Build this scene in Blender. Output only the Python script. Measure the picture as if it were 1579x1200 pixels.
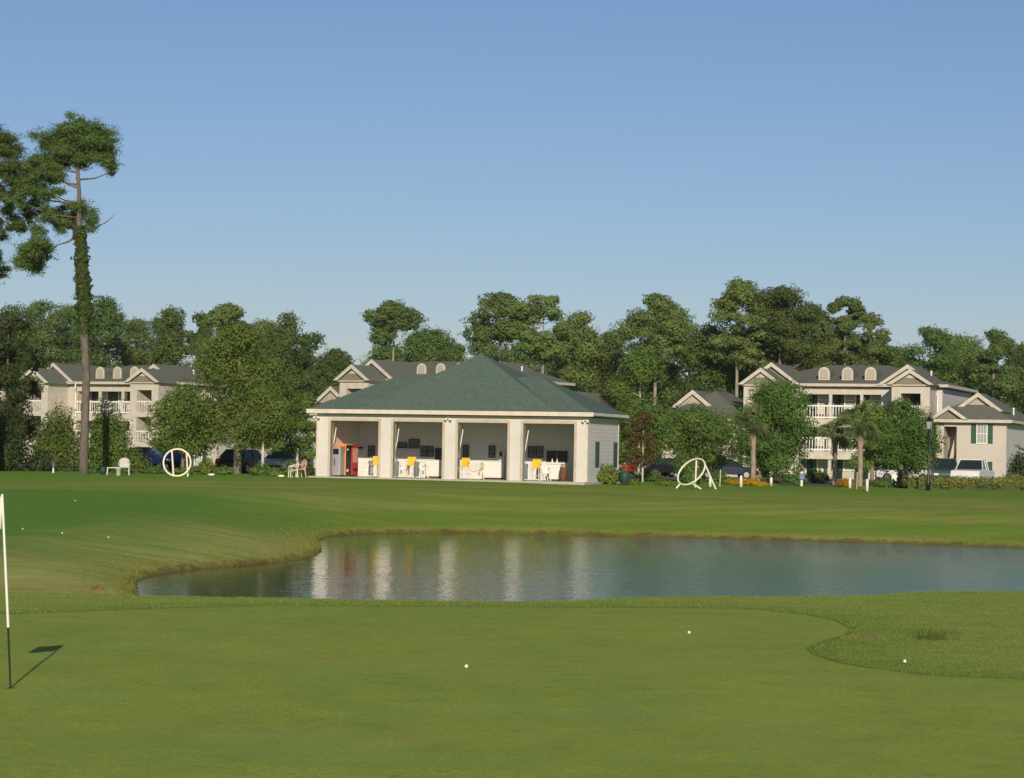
import bpy, math, random
import numpy as np
from mathutils import Vector, Matrix, Euler
C = bpy.context.scene
for o in list(bpy.data.objects): bpy.data.objects.remove(o)
R = math.radians
# ------------------------------------------------------------------ camera, light
F = 3800.0                       # focal length in pixels of the 1579 px wide photograph
CAMZ = 2.45; PITCH = math.atan(105/F); ROLL = R(1.1)
cam = bpy.data.cameras.new('camera'); co = bpy.data.objects.new('camera', cam); C.collection.objects.link(co)
cam.sensor_width = 36; cam.lens = F/1579*36; cam.clip_end = 20000; cam.clip_start = 0.2
CM = Matrix.Rotation(R(90)+PITCH, 3, 'X') @ Matrix.Rotation(ROLL, 3, 'Z')
co.matrix_world = Matrix.Translation((0, 0, CAMZ)) @ CM.to_4x4()
C.camera = co
SUN_EL, SUN_ROT = R(19.4), R(180-3.4)
w = bpy.data.worlds.new('World'); C.world = w; w.use_nodes = True
nt = w.node_tree
sky = nt.nodes.new('ShaderNodeTexSky'); sky.sky_type = 'NISHITA'; sky.sun_disc = False
sky.sun_elevation = SUN_EL; sky.sun_rotation = SUN_ROT; sky.altitude = 0; sky.air_density = 1.0; sky.dust_density = 0.3; sky.ozone_density = 6.0
wb = nt.nodes.new('ShaderNodeVectorMath'); wb.operation = 'MULTIPLY'; wb.inputs[1].default_value = (1.26, 1.02, .985)   # white balance of the camera
nt.links.new(sky.outputs[0], wb.inputs[0]); nt.links.new(wb.outputs[0], nt.nodes['Background'].inputs[0]); nt.nodes['Background'].inputs[1].default_value = 0.0615
sd = bpy.data.lights.new('sun', 'SUN'); sd.energy = 3.1; sd.angle = R(0.5); sd.color = (1.0, 0.87, 0.68)
so = bpy.data.objects.new('sun', sd); C.collection.objects.link(so)
sdir = Vector((math.sin(SUN_ROT)*math.cos(SUN_EL), math.cos(SUN_ROT)*math.cos(SUN_EL), math.sin(SUN_EL)))
so.rotation_euler = sdir.to_track_quat('Z', 'Y').to_euler()
C.view_settings.view_transform = 'Standard'; C.view_settings.look = 'None'; C.view_settings.gamma = 1; C.view_settings.exposure = 0.4
C.render.engine = 'CYCLES'
# ------------------------------------------------------------------ measuring helpers
CMn = np.array(CM)
def ray(px, py):
    return CMn @ np.array([(px-789.5)/F, (600-py)/F, -1.0])
def at(px, py, Y):                # world point seen at a pixel, Y metres ahead
    d = ray(px, py); k = Y/d[1]; return (d[0]*k, Y, CAMZ+d[2]*k)
def onz(px, py, z):
    d = ray(px, py); k = (z-CAMZ)/d[2]; return (d[0]*k, d[1]*k)
class Frame:                      # a building's own axes: t along the front, off to the back, z up
    def __init__(s, px, Y, phi, z0):
        s.o = np.array(at(px, 720, Y)); s.o[2] = z0; s.phi = R(phi); s.z0 = z0
        s.u = np.array([math.cos(s.phi), math.sin(s.phi), 0]); s.n = np.array([-math.sin(s.phi), math.cos(s.phi), 0])
    def hit(s, px, py, off=0):
        d = ray(px, py); q = s.o+s.n*off-np.array([0, 0, CAMZ]); k = q.dot(s.n)/d.dot(s.n)
        p = d*k+np.array([0, 0, CAMZ])-s.o
        return p.dot(s.u), p[2]
    def X(s, px, py=690, off=0): return s.hit(px, py, off)[0]
    def Z(s, px, py, off=0): return s.hit(px, py, off)[1]
# ------------------------------------------------------------------ object helpers
def tag(o, label=None, cat=None, group=None, kind=None):
    if label: o['label'] = label
    if cat: o['category'] = cat
    if group: o['group'] = group
    if kind: o['kind'] = kind
    return o
def empty(name, loc, rz=0, label=None, cat=None, group=None):
    o = bpy.data.objects.new(name, None); C.collection.objects.link(o)
    o.location = loc; o.rotation_euler = (0, 0, rz); o.empty_display_size = .2
    return tag(o, label, cat, group)
def copy_tree(o, parent=None):
    c = o.copy(); C.collection.objects.link(c); c.parent = parent
    for ch in [q for q in bpy.data.objects if q.parent == o]: copy_tree(ch, c)
    return c
class MB:
    def __init__(s): s.v = []; s.f = []
    def add(s, vs, fs):
        n = len(s.v); s.v += [tuple(v) for v in vs]; s.f += [tuple(i+n for i in f) for f in fs]; return s
    def box(s, x0, x1, y0, y1, z0, z1):
        if x0 > x1: x0, x1 = x1, x0
        if y0 > y1: y0, y1 = y1, y0
        if z0 > z1: z0, z1 = z1, z0
        return s.add([(x0,y0,z0),(x1,y0,z0),(x1,y1,z0),(x0,y1,z0),(x0,y0,z1),(x1,y0,z1),(x1,y1,z1),(x0,y1,z1)],
                     [(3,2,1,0),(4,5,6,7),(0,1,5,4),(1,2,6,5),(2,3,7,6),(3,0,4,7)])
    def bar(s, a, b, r, n=6, r2=None):
        return s.tube([a, b], [r, r if r2 is None else r2], n)
    def tube(s, pts, rad, n=8, caps=True):
        pts = [Vector(p) for p in pts]
        if not hasattr(rad, '__len__'): rad = [rad]*len(pts)
        base = len(s.v); prev = None
        for i, p in enumerate(pts):
            d = (pts[min(i+1, len(pts)-1)]-pts[max(i-1, 0)])
            if d.length < 1e-9: d = Vector((0,0,1))
            d.normalize()
            a = d.cross(Vector((0,0,1)) if abs(d.z) < .95 else Vector((1,0,0))).normalized()
            if prev is not None:
                a2 = prev-d*prev.dot(d)
                if a2.length > .1: a = a2.normalized()
            prev = a; b = d.cross(a)
            for k in range(n):
                t = 2*math.pi*k/n; q = p+(a*math.cos(t)+b*math.sin(t))*rad[i]; s.v.append(tuple(q))
        for i in range(len(pts)-1):
            for k in range(n):
                k2 = (k+1) % n; s.f.append((base+i*n+k, base+i*n+k2, base+(i+1)*n+k2, base+(i+1)*n+k))
        if caps:
            s.f.append(tuple(base+k for k in range(n))[::-1]); s.f.append(tuple(base+(len(pts)-1)*n+k for k in range(n)))
        return s
    def lathe(s, c, prof, n=16):
        base = len(s.v)
        for (r, z) in prof:
            for k in range(n):
                t = 2*math.pi*k/n; s.v.append((c[0]+r*math.cos(t), c[1]+r*math.sin(t), c[2]+z))
        for i in range(len(prof)-1):
            for k in range(n):
                k2 = (k+1) % n; s.f.append((base+i*n+k, base+i*n+k2, base+(i+1)*n+k2, base+(i+1)*n+k))
        s.f.append(tuple(base+k for k in range(n))[::-1]); s.f.append(tuple(base+(len(prof)-1)*n+k for k in range(n)))
        return s
    def prism(s, poly, y0, y1):     # polygon in xz pushed along y
        n = len(poly); v = [(p[0], y0, p[1]) for p in poly]+[(p[0], y1, p[1]) for p in poly]
        f = [tuple(range(n)), tuple(range(2*n-1, n-1, -1))]+[(i, i+n, (i+1) % n+n, (i+1) % n) for i in range(n)]
        return s.add(v, f)
    def build(s, name, mat, parent=None, smooth=False, bevel=0):
        me = bpy.data.meshes.new(name); me.from_pydata(s.v, [], s.f); me.update()
        o = bpy.data.objects.new(name, me); C.collection.objects.link(o); me.materials.append(mat)
        if parent: o.parent = parent
        if smooth:
            for p in me.polygons: p.use_smooth = True
        if bevel:
            m = o.modifiers.new('bevel', 'BEVEL'); m.width = bevel; m.segments = 2; m.limit_method = 'ANGLE'
        return o
def fast_mesh(name, V, nper, mat, parent=None):   # V: (n*nper,3) separate polygons
    me = bpy.data.meshes.new(name); n = len(V)//nper
    me.vertices.add(len(V)); me.vertices.foreach_set('co', V.astype(np.float32).ravel())
    me.loops.add(len(V)); me.loops.foreach_set('vertex_index', np.arange(len(V), dtype=np.int32))
    me.polygons.add(n); me.polygons.foreach_set('loop_start', np.arange(0, len(V), nper, dtype=np.int32))
    me.update(calc_edges=True)
    o = bpy.data.objects.new(name, me); C.collection.objects.link(o); me.materials.append(mat)
    if parent: o.parent = parent
    return o
# ------------------------------------------------------------------ materials
def new_mat(name):
    m = bpy.data.materials.new(name); m.use_nodes = True
    return m, m.node_tree, m.node_tree.nodes['Principled BSDF']
def N(t, typ, **k):
    n = t.nodes.new(typ)
    for a, b in k.items():
        if a in n.inputs: n.inputs[a].default_value = b
        else: setattr(n, a, b)
    return n
def math_(t, op, a, b=None, clamp=False):
    n = t.nodes.new('ShaderNodeMath'); n.operation = op; n.use_clamp = clamp
    for i, q in enumerate((a, b)):
        if q is None: continue
        if hasattr(q, 'links'): t.links.new(q, n.inputs[i])
        else: n.inputs[i].default_value = q
    return n.outputs[0]
def mixc(t, f, a, b):
    n = t.nodes.new('ShaderNodeMix'); n.data_type = 'RGBA'
    for s, q in ((n.inputs[0], f), (n.inputs[6], a), (n.inputs[7], b)):
        if hasattr(q, 'links'): t.links.new(q, s)
        else: s.default_value = q if not isinstance(q, tuple) else (*q, 1)
    return n.outputs[2]
def ramp(t, f, lo, hi):
    n = t.nodes.new('ShaderNodeMapRange'); n.inputs[1].default_value = lo; n.inputs[2].default_value = hi
    t.links.new(f, n.inputs[0]); return n.outputs[0]
def noise(t, vec, scale, detail=3, rough=.55):
    n = N(t, 'ShaderNodeTexNoise', Scale=scale, Detail=detail, Roughness=rough)
    if vec is not None: t.links.new(vec, n.inputs['Vector'])
    return n.outputs[0]
def objc(t): return t.nodes.new('ShaderNodeTexCoord').outputs['Object']
def paint(name, col, rough=.6, var=.12, metal=0, sc=2.0, spec=.5):
    m, t, b = new_mat(name); v = objc(t); f = ramp(t, noise(t, v, sc, 5), .3, .7)
    t.links.new(mixc(t, f, tuple(c*(1-var) for c in col), tuple(min(1, c*(1+var)) for c in col)), b.inputs['Base Color'])
    b.inputs['Roughness'].default_value = rough; b.inputs['Metallic'].default_value = metal; b.inputs['Specular IOR Level'].default_value = spec
    return m
def siding(name, col, lap=.2, strength=.6, gapf=.35):
    m, t, b = new_mat(name); v = objc(t); sp = N(t, 'ShaderNodeSeparateXYZ'); t.links.new(v, sp.inputs[0])
    fr = math_(t, 'FRACT', math_(t, 'DIVIDE', sp.outputs[2], lap))
    bp = N(t, 'ShaderNodeBump', Strength=strength, Distance=.02); t.links.new(math_(t, 'SUBTRACT', 1, fr), bp.inputs['Height'])
    t.links.new(bp.outputs[0], b.inputs['Normal'])
    f = ramp(t, noise(t, v, .7, 5), .3, .7); c = mixc(t, f, tuple(x*.93 for x in col), tuple(min(1, x*1.05) for x in col))
    gap = math_(t, 'LESS_THAN', fr, .1)
    t.links.new(mixc(t, math_(t, 'MULTIPLY', gap, gapf), c, tuple(x*.5 for x in col)), b.inputs['Base Color'])
    b.inputs['Roughness'].default_value = .6; return m
def shingle(name, c1, c2):
    m, t, b = new_mat(name); v = objc(t)
    mp = N(t, 'ShaderNodeMapping'); mp.inputs['Scale'].default_value = (1, 1, 2.2); t.links.new(v, mp.inputs[0])
    vo = N(t, 'ShaderNodeTexVoronoi', Scale=9); t.links.new(mp.outputs[0], vo.inputs['Vector'])
    f = math_(t, 'ADD', math_(t, 'MULTIPLY', vo.outputs['Color'], .5), math_(t, 'MULTIPLY', noise(t, mp.outputs[0], 3.2, 6, .75), .5))
    sp = N(t, 'ShaderNodeSeparateXYZ'); t.links.new(v, sp.inputs[0])
    row = math_(t, 'LESS_THAN', math_(t, 'FRACT', math_(t, 'MULTIPLY', sp.outputs[2], 9)), .22)
    c = mixc(t, ramp(t, f, .25, .8), c1, c2)
    t.links.new(mixc(t, math_(t, 'MULTIPLY', row, .35), c, tuple(x*.5 for x in c1)), b.inputs['Base Color'])
    b.inputs['Roughness'].default_value = .9; b.inputs['Specular IOR Level'].default_value = .25
    bp = N(t, 'ShaderNodeBump', Strength=.4, Distance=.03); t.links.new(f, bp.inputs['Height']); t.links.new(bp.outputs[0], b.inputs['Normal'])
    return m
def foliage(name, c1, c2, c3=None, trans=.42):
    m, t, b = new_mat(name); g = t.nodes.new('ShaderNodeNewGeometry')
    v = objc(t); f = ramp(t, noise(t, v, .55, 3), .35, .65)
    c = mixc(t, f, c1, c2)
    c = mixc(t, math_(t, 'MULTIPLY', g.outputs['Random Per Island'], .4), c, c3 or tuple(x*1.5 for x in c2))
    oi = t.nodes.new('ShaderNodeObjectInfo'); hs = t.nodes.new('ShaderNodeHueSaturation'); t.links.new(c, hs.inputs['Color'])
    t.links.new(math_(t, 'ADD', .78, math_(t, 'MULTIPLY', oi.outputs['Random'], .36)), hs.inputs['Value']); t.links.new(math_(t, 'ADD', .478, math_(t, 'MULTIPLY', math_(t, 'FRACT', math_(t, 'MULTIPLY', oi.outputs['Random'], 7.3)), .028)), hs.inputs['Hue']); c = hs.outputs[0]
    t.links.new(c, b.inputs['Base Color']); b.inputs['Roughness'].default_value = .6; b.inputs['Specular IOR Level'].default_value = .2
    tr = N(t, 'ShaderNodeBsdfTranslucent'); t.links.new(c, tr.inputs[0]); mx = N(t, 'ShaderNodeMixShader'); mx.inputs[0].default_value = trans
    t.links.new(b.outputs[0], mx.inputs[1]); t.links.new(tr.outputs[0], mx.inputs[2]); t.links.new(mx.outputs[0], t.nodes['Material Output'].inputs[0])
    return m
def bark(name, c1, c2):
    m, t, b = new_mat(name); v = objc(t); mp = N(t, 'ShaderNodeMapping'); mp.inputs['Scale'].default_value = (6, 6, 1.5); t.links.new(v, mp.inputs[0])
    f = noise(t, mp.outputs[0], 1.5, 6, .7); t.links.new(mixc(t, ramp(t, f, .35, .65), c1, c2), b.inputs['Base Color'])
    b.inputs['Roughness'].default_value = .95
    bp = N(t, 'ShaderNodeBump', Strength=.7, Distance=.05); t.links.new(f, bp.inputs['Height']); t.links.new(bp.outputs[0], b.inputs['Normal']); return m
def glassy(name, col=(.02, .03, .03)):
    m, t, b = new_mat(name); b.inputs['Base Color'].default_value = (*col, 1); b.inputs['Roughness'].default_value = .12; b.inputs['Specular IOR Level'].default_value = .3; return m
M = dict(
 cream=siding('cream_siding', (.66,.625,.575), .13, .35, .2), beige=siding('beige_siding', (.54,.495,.43), .2, .5, .2), trimb=paint('beige_trim', (.54,.49,.42)), greyside=siding('grey_siding', (.57,.55,.53), .2, .8), inwall=siding('interior_siding', (.74,.78,.75), .25, .3, .2), wains=siding('white_wainscot', (.74,.73,.70), .25, .3),
 trim=paint('tan_trim', (.50,.44,.35)), trimw=paint('cream_trim', (.66,.59,.49)), white=paint('white_paint', (.80,.79,.74), .5, .05),
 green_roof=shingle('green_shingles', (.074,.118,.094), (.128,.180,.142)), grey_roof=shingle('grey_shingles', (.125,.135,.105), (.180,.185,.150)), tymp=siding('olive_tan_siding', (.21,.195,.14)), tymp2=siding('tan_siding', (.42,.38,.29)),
 shutter=paint('green_shutter', (.035,.085,.075), .5), gshutter=paint('dark_green_shutter', (.02,.075,.045), .5), dark=paint('dark_paint', (.03,.03,.03), .5),
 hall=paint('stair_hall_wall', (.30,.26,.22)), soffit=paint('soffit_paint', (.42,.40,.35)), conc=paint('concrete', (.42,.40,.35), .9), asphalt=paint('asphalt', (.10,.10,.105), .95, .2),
 yellow=paint('yellow_canvas', (.85,.52,.01), .7), red=paint('red_panel', (.55,.03,.02), .35), orange=paint('orange_panel', (.80,.33,.05), .45), black=paint('black_panel', (.012,.012,.014), .4),
 steel=paint('grey_steel', (.42,.42,.42), .4, .08, .3), greyp=paint('light_grey_plastic', (.60,.58,.56), .5), pink=paint('pink_plastic', (.62,.38,.33), .6), bin=paint('green_plastic', (.02,.06,.055), .6), blue=paint('blue_plastic', (.12,.16,.40), .45),
 glass=glassy('dark_glass'), glass2=glassy('curtained_glass', (.35,.36,.34)), poster=paint('poster_dark', (.14,.17,.17), .6, .4, 0, 9), ivory=paint('ivory_plastic', (.78,.74,.58), .45, .05),
 c_black=paint('black_car_paint', (.012,.013,.016), .25, .1, 0, 2.0, .3), c_blue=paint('blue_car_paint', (.02,.05,.18), .25, .1, 0, 2.0, .3), c_white=paint('white_car_paint', (.72,.72,.72), .25, .05), c_blue_shaded=paint('shaded_blue_car_paint', (.008,.014,.045), .4, .1, 0, 2.0, .3), c_red=paint('red_car_paint', (.30,.01,.012), .25, .1, 0, 2.0, .3), c_green=paint('teal_car_paint', (.05,.09,.09), .25, .1, 0, 2.0, .3),
 tyre=paint('tyre_rubber', (.015,.015,.015), .9), rim=paint('wheel_rim', (.4,.4,.42), .3, .1, .8), lamp=paint('headlamp_glass', (.8,.8,.78), .15, .05), tail=paint('tail_lamp', (.6,.02,.02), .2, .05),
 ball=paint('ball_white', (.85,.86,.80), .4, .03), bark=bark('pine_bark', (.085,.07,.055), (.20,.165,.135)), bark2=bark('grey_bark', (.20,.17,.13), (.36,.31,.25)), barkw=bark('pale_bark', (.5,.46,.38), (.72,.68,.58)), palmbark=bark('palm_bark', (.22,.16,.12), (.40,.31,.24)),
 mulch=paint('mulch', (.16,.07,.035), .95, .4, 0, 8),
 pine=foliage('pine_needles', (0.118,0.202,0.060), (0.196,0.297,0.078), (0.258,0.347,0.112)), pined=foliage('dark_pine_needles', (0.087,0.168,0.045), (0.146,0.230,0.058), (0.202,0.280,0.084)), oak=foliage('oak_leaves', (0.113,0.210,0.044), (0.184,0.278,0.059), (0.252,0.336,0.079)),
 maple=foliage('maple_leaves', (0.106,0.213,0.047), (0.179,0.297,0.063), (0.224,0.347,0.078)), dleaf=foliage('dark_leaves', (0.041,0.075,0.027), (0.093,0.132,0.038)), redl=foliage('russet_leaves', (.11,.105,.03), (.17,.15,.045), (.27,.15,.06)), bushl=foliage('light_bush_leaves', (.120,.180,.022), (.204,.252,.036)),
 hedge=foliage('hedge_leaves', (.127,.172,.034), (.218,.253,.057)), palml=foliage('palm_fronds', (.17,.24,.09), (.24,.31,.11), (.28,.34,.13)), flower=foliage('yellow_flowers', (.45,.27,.01), (.62,.38,.01), (.8,.5,.02)), ivy=foliage('ivy_leaves', (.06,.12,.03), (.10,.17,.04), (.14,.2,.05)),
 grass=foliage('rough_grass_blades', (.21,.34,.05), (.27,.38,.06), (.36,.42,.10), .45), bankgrass=foliage('bank_grass_blades', (.20,.27,.04), (.27,.31,.06), (.36,.34,.11), .45),
 tuftg=foliage('green_tuft_blades', (.10,.19,.03), (.16,.25,.05), (.26,.33,.08), .4), tuftd=foliage('dry_tuft_blades', (.24,.24,.08), (.30,.27,.11), (.36,.31,.14), .4),
 cloth=paint('flag_cloth', (.75,.70,.52), .8, .04), flagdark=paint('flag_pole_black', (.015,.02,.015), .4),
)
# ------------------------------------------------------------------ ground
WZ = -0.65
far_px = [(212,899),(232,889),(300,878),(380,872),(440,866),(484,860),(497,850),(493,834),(512,827),(560,823),(700,821),(850,823),(1000,827),(1200,833),(1400,839),(1579,845)]
shore = [onz(a, b, WZ) for a, b in far_px]
CR = [(-60,42.0),(-9,42.0),(-5,41.6),(-1,42.4),(2,45.2),(4.8,46.0),(6.0,48.2),(10,49.3),(60,55)]
crx, cry = [c[0] for c in CR], [c[1] for c in CR]
near = [(60,60),(30,54),(10,52.5),(6.2,51.4),(4.8,49.2),(2,48.2),(-1,45.6),(-4.6,45.4),(-6.2,47.5),(-7.6,51)]
pond = shore+[(26,80),(45,86),(75,92)]+[(75,62)]+near
grn_px = [(-300,960),(0,948),(180,941),(396,935),(600,936),(900,936),(1100,937),(1180,940),(1240,947),(1285,957),(1312,970),(1300,980),(1262,990),(1243,1000),(1255,1011),(1290,1023),(1340,1032),(1440,1043),(1579,1048),(1900,1056)]
green = [onz(a, b, 0) for a, b in grn_px]+[(14,2),(-14,2)]
lg_px = [(-200,752),(0,752),(200,757),(400,770),(455,782),(340,800),(220,818),(120,838),(20,848),(-150,852)]
def sdist(P, poly):
    P = np.asarray(P, float); A = np.array(poly, float); B = np.roll(A, -1, 0)
    best = np.full(len(P), 1e9); ins = np.zeros(len(P), bool)
    for a, b in zip(A, B):
        e = b-a; L = max(e.dot(e), 1e-9); t = np.clip(((P-a)@e)/L, 0, 1)
        best = np.minimum(best, np.hypot(P[:,0]-a[0]-t*e[0], P[:,1]-a[1]-t*e[1]))
        c = (a[1] > P[:,1]) != (b[1] > P[:,1])
        with np.errstate(divide='ignore', invalid='ignore'): ins ^= c & (P[:,0] < (b[0]-a[0])*(P[:,1]-a[1])/(b[1]-a[1])+a[0])
    return np.where(ins, -best, best)
def sstep(x, a, b):
    t = np.clip((x-a)/(b-a), 0, 1); return t*t*(3-2*t)
def vnoise(x, y, s=1.0, seed=0):
    r = np.random.RandomState(seed); z = 0
    for k in range(6):
        a = r.rand()*6.28; f = s*(.6+1.6*r.rand()); z = z+np.sin(x*math.cos(a)*f+y*math.sin(a)*f+r.rand()*6.28)
    return z/6
def height(x, y):
    x = np.asarray(x, float); y = np.asarray(y, float)
    cr = np.interp(x, crx, cry)
    p = np.interp(y-cr, [-3, 0, 1, 4, 8, 16, 36, 58, 84, 90, 2000], [0, 0, -.1, -.62, -.62, 0, .35, .62, 1.12, 1.15, 1.15])
    p = p+np.where(y > 120, 0, .05*vnoise(x, y, .35, 3))*sstep(y, cr+12, cr+20)+.025*vnoise(x, y, .5, 5)*(y < cr)
    sdw = sdist(np.stack([x, y], 1), pond)
    w_ = np.interp(sdw, [-6, 0, .25, 1.0, 4, 9, 16], [-1.8, WZ-.02, WZ+.14, WZ+.28, WZ+.72, WZ+1.35, WZ+2.4])+.05*vnoise(x, y, 1.1, 8)*sstep(sdw, .5, 3)
    k = .06; h = np.clip(.5+.5*(w_-p)/k, 0, 1)
    return w_*(1-h)+p*h-k*h*(1-h), sdw
def h1(x, y): return float(height([x], [y])[0][0])
def cast(px, py, lo=48, hi=150):
    d = ray(px, py); Y = np.arange(lo, hi, .25); k = Y/d[1]; z = height(d[0]*k, Y)[0]; i = np.argmax(CAMZ+d[2]*k < z)
    return (d[0]*k[i], Y[i]) if (CAMZ+d[2]*k < z).any() else (d[0]*k[-1], Y[-1])
lgreen = [cast(a, b) for a, b in lg_px]
def axis(parts):
    out = []
    for a, b, s in parts: out += list(np.arange(a, b, s))
    return np.array(out+[parts[-1][1]])
gx = axis([(-4000,-400,400),(-400,-80,20),(-80,-30,4),(-30,-13,.6),(-13,13,.2),(13,30,.6),(30,80,4),(80,400,20),(400,4000,400)])
gy = axis([(-400,0,50),(0,15,1.5),(15,60,.2),(60,105,.4),(105,140,1),(140,300,8),(300,6000,300)])
GX, GY = np.meshgrid(gx, gy); gxf, gyf = GX.ravel(), GY.ravel()
gz, sdw = height(gxf, gyf)
me = bpy.data.meshes.new('ground'); nx, ny = len(gx), len(gy)
me.vertices.add(nx*ny); me.vertices.foreach_set('co', np.stack([gxf, gyf, gz], 1).astype(np.float32).ravel())
ii = (np.arange(ny-1)[:,None]*nx+np.arange(nx-1)[None,:]).ravel()
q = np.stack([ii, ii+1, ii+nx+1, ii+nx], 1).astype(np.int32)
me.loops.add(q.size); me.loops.foreach_set('vertex_index', q.ravel()); me.polygons.add(len(q)); me.polygons.foreach_set('loop_start', np.arange(0, q.size, 4, dtype=np.int32))
me.polygons.foreach_set('use_smooth', np.ones(len(q), bool)); me.update(calc_edges=True)
P2 = np.stack([gxf, gyf], 1)
for nm, arr in (('sdg', sdist(P2, green)), ('sdw', sdw), ('sdl', sdist(P2, lgreen))):
    a = me.attributes.new(nm, 'FLOAT', 'POINT'); a.data.foreach_set('value', np.clip(arr, -40, 40).astype(np.float32))
ground = bpy.data.objects.new('ground', me); C.collection.objects.link(ground); tag(ground, kind='structure')
def ground_mat():
    m, t, b = new_mat('golf_turf'); v = objc(t)
    def A(n): q = N(t, 'ShaderNodeAttribute'); q.attribute_name = n; return q.outputs['Fac']
    sdg, sw, sl = A('sdg'), A('sdw'), A('sdl')
    sp = N(t, 'ShaderNodeSeparateXYZ'); t.links.new(v, sp.inputs[0])
    big = ramp(t, noise(t, v, .22, 4), .35, .65); mid = ramp(t, noise(t, v, 1.3, 5, .65), .35, .65); fine = ramp(t, noise(t, v, 42, 3, .8), .40, .60); mic = ramp(t, noise(t, v, 17, 4, .8), .46, .60)
    mp = N(t, 'ShaderNodeMapping'); mp.inputs['Scale'].default_value = (.35, 1.6, 1); t.links.new(v, mp.inputs[0])
    streak = ramp(t, noise(t, mp.outputs[0], .9, 5, .6), .4, .62)
    # putting green
    g = mixc(t, big, (0.314,0.435,0.084), (0.401,0.482,0.095)); g = mixc(t, math_(t,'MULTIPLY',streak,.45), g, (0.287,0.462,0.120))
    g = mixc(t, math_(t,'MULTIPLY', math_(t,'MULTIPLY', mic, mid), .95), g, (0.657,0.636,0.080)); g = mixc(t, math_(t,'MULTIPLY',fine,.5), g, (0.194,0.289,0.048))
    pat = ramp(t, noise(t, mp.outputs[0], .45, 6, .7), .52, .66); g = mixc(t, math_(t,'MULTIPLY',pat,.35), g, (0.454,0.413,0.122))
    spot = ramp(t, noise(t, v, 5.5, 2, .5), .68, .74); wv = math_(t, 'MULTIPLY', ramp(t, noise(t, v, .6, 6, .68), .47, .56), ramp(t, noise(t, v, 3.0, 4, .7), .40, .62))
    g = mixc(t, math_(t,'MULTIPLY',wv,.42), g, (0.233,0.318,0.048)); g = mixc(t, math_(t,'MULTIPLY',ramp(t, noise(t, v, .33, 5, .62), .55, .68),.35), g, (0.286,0.466,0.138))
    g = mixc(t, math_(t,'MULTIPLY',spot,.55), g, (0.160,0.207,0.040))
    # rough
    r_ = mixc(t, mid, (0.255,0.355,0.065), (0.392,0.460,0.110)); r_ = mixc(t, math_(t,'MULTIPLY',fine,.5), r_, (0.178,0.263,0.043)); r_ = mixc(t, math_(t,'MULTIPLY',streak,.35), r_, (0.475,0.487,0.151))
    # far lawn
    f_ = mixc(t, big, (0.166,0.325,0.042), (0.210,0.354,0.049)); f_ = mixc(t, math_(t,'MULTIPLY',mid,.3), f_, (0.289,0.391,0.068)); f_ = mixc(t, math_(t,'MULTIPLY',fine,.3), f_, (0.130,0.224,0.033))
    bank = mixc(t, ramp(t, noise(t, mp.outputs[0], .5, 6, .65), .42, .58), (0.244,0.355,0.053), (0.392,0.414,0.106)); bank = mixc(t, math_(t, 'MULTIPLY', math_(t, 'MULTIPLY', math_(t, 'MULTIPLY', ramp(t, sp.outputs[0], -2, -7), ramp(t, sp.outputs[1], 92, 80)), ramp(t, noise(t, mp.outputs[0], .8, 6, .7), .36, .56)), .7), bank, (0.636,0.604,0.223)); bank = mixc(t, math_(t,'MULTIPLY',mid,.35), bank, (0.279,0.361,0.063)); bank = mixc(t, math_(t,'MULTIPLY',fine,.35), bank, (0.178,0.236,0.043))
    jit = math_(t, 'MULTIPLY', math_(t, 'SUBTRACT', noise(t, v, .35, 4), .5), 9)
    fb = math_(t, 'MAXIMUM', ramp(t, math_(t, 'ADD', sw, jit), 30, 19), math_(t, 'MULTIPLY', ramp(t, sp.outputs[1], 96, 84), ramp(t, sp.outputs[0], 0, -4)))
    lawn = mixc(t, fb, f_, bank)
    lus = math_(t, 'MULTIPLY', ramp(t, math_(t, 'ADD', sw, math_(t,'MULTIPLY',jit,.15)), 5.2, 3.8), ramp(t, sw, .5, .9))
    lus = math_(t, 'MULTIPLY', lus, ramp(t, sp.outputs[1], 78, 86))
    lawn = mixc(t, math_(t,'MULTIPLY',lus,.5), lawn, (0.160,0.322,0.028))
    sl2 = ramp(t, math_(t, 'ADD', sl, math_(t,'MULTIPLY',jit,.6)), 2.5, -2.5)
    lawn = mixc(t, sl2, lawn, mixc(t, streak, (0.148,0.308,0.050), (0.178,0.322,0.050)))
    # dry soil of the ditch on the left and brown water line
    dl = math_(t, 'MULTIPLY', ramp(t, sp.outputs[2], -.40, -.58), ramp(t, noise(t, v, 1.6, 5, .7), .38, .6))
    lawn = mixc(t, math_(t,'MULTIPLY',dl,.8), lawn, (0.350,0.212,0.095))
    farm = ramp(t, math_(t, 'ADD', sp.outputs[1], math_(t,'MULTIPLY',sp.outputs[0],-.42)), 43.5, 46.5)
    r_ = mixc(t, math_(t,'MULTIPLY', ramp(t, sdg, 1.6, .1), .6), r_, (.15,.27,.04)); nearc = mixc(t, ramp(t, sdg, -.02, .06), g, r_); nearc = mixc(t, math_(t, 'MULTIPLY', ramp(t, math_(t, 'ABSOLUTE', math_(t, 'SUBTRACT', sdg, .03)), .07, .03), .55), nearc, (.10,.15,.03))
    col = mixc(t, farm, nearc, lawn)
    rim = ramp(t, math_(t, 'ADD', sw, math_(t, 'MULTIPLY', math_(t, 'SUBTRACT', noise(t, v, 2.2, 5, .75), .5), 1.1)), .34, .10)
    rimc = mixc(t, ramp(t, noise(t, v, 1.1, 5, .7), .42, .58), (.15,.10,.04), (.17,.19,.04)); col = mixc(t, math_(t,'MULTIPLY',rim,.85), col, rimc)
    t.links.new(col, b.inputs['Base Color']); b.inputs['Roughness'].default_value = .95; b.inputs['Specular IOR Level'].default_value = .02
    b.inputs['Sheen Weight'].default_value = .0
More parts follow.
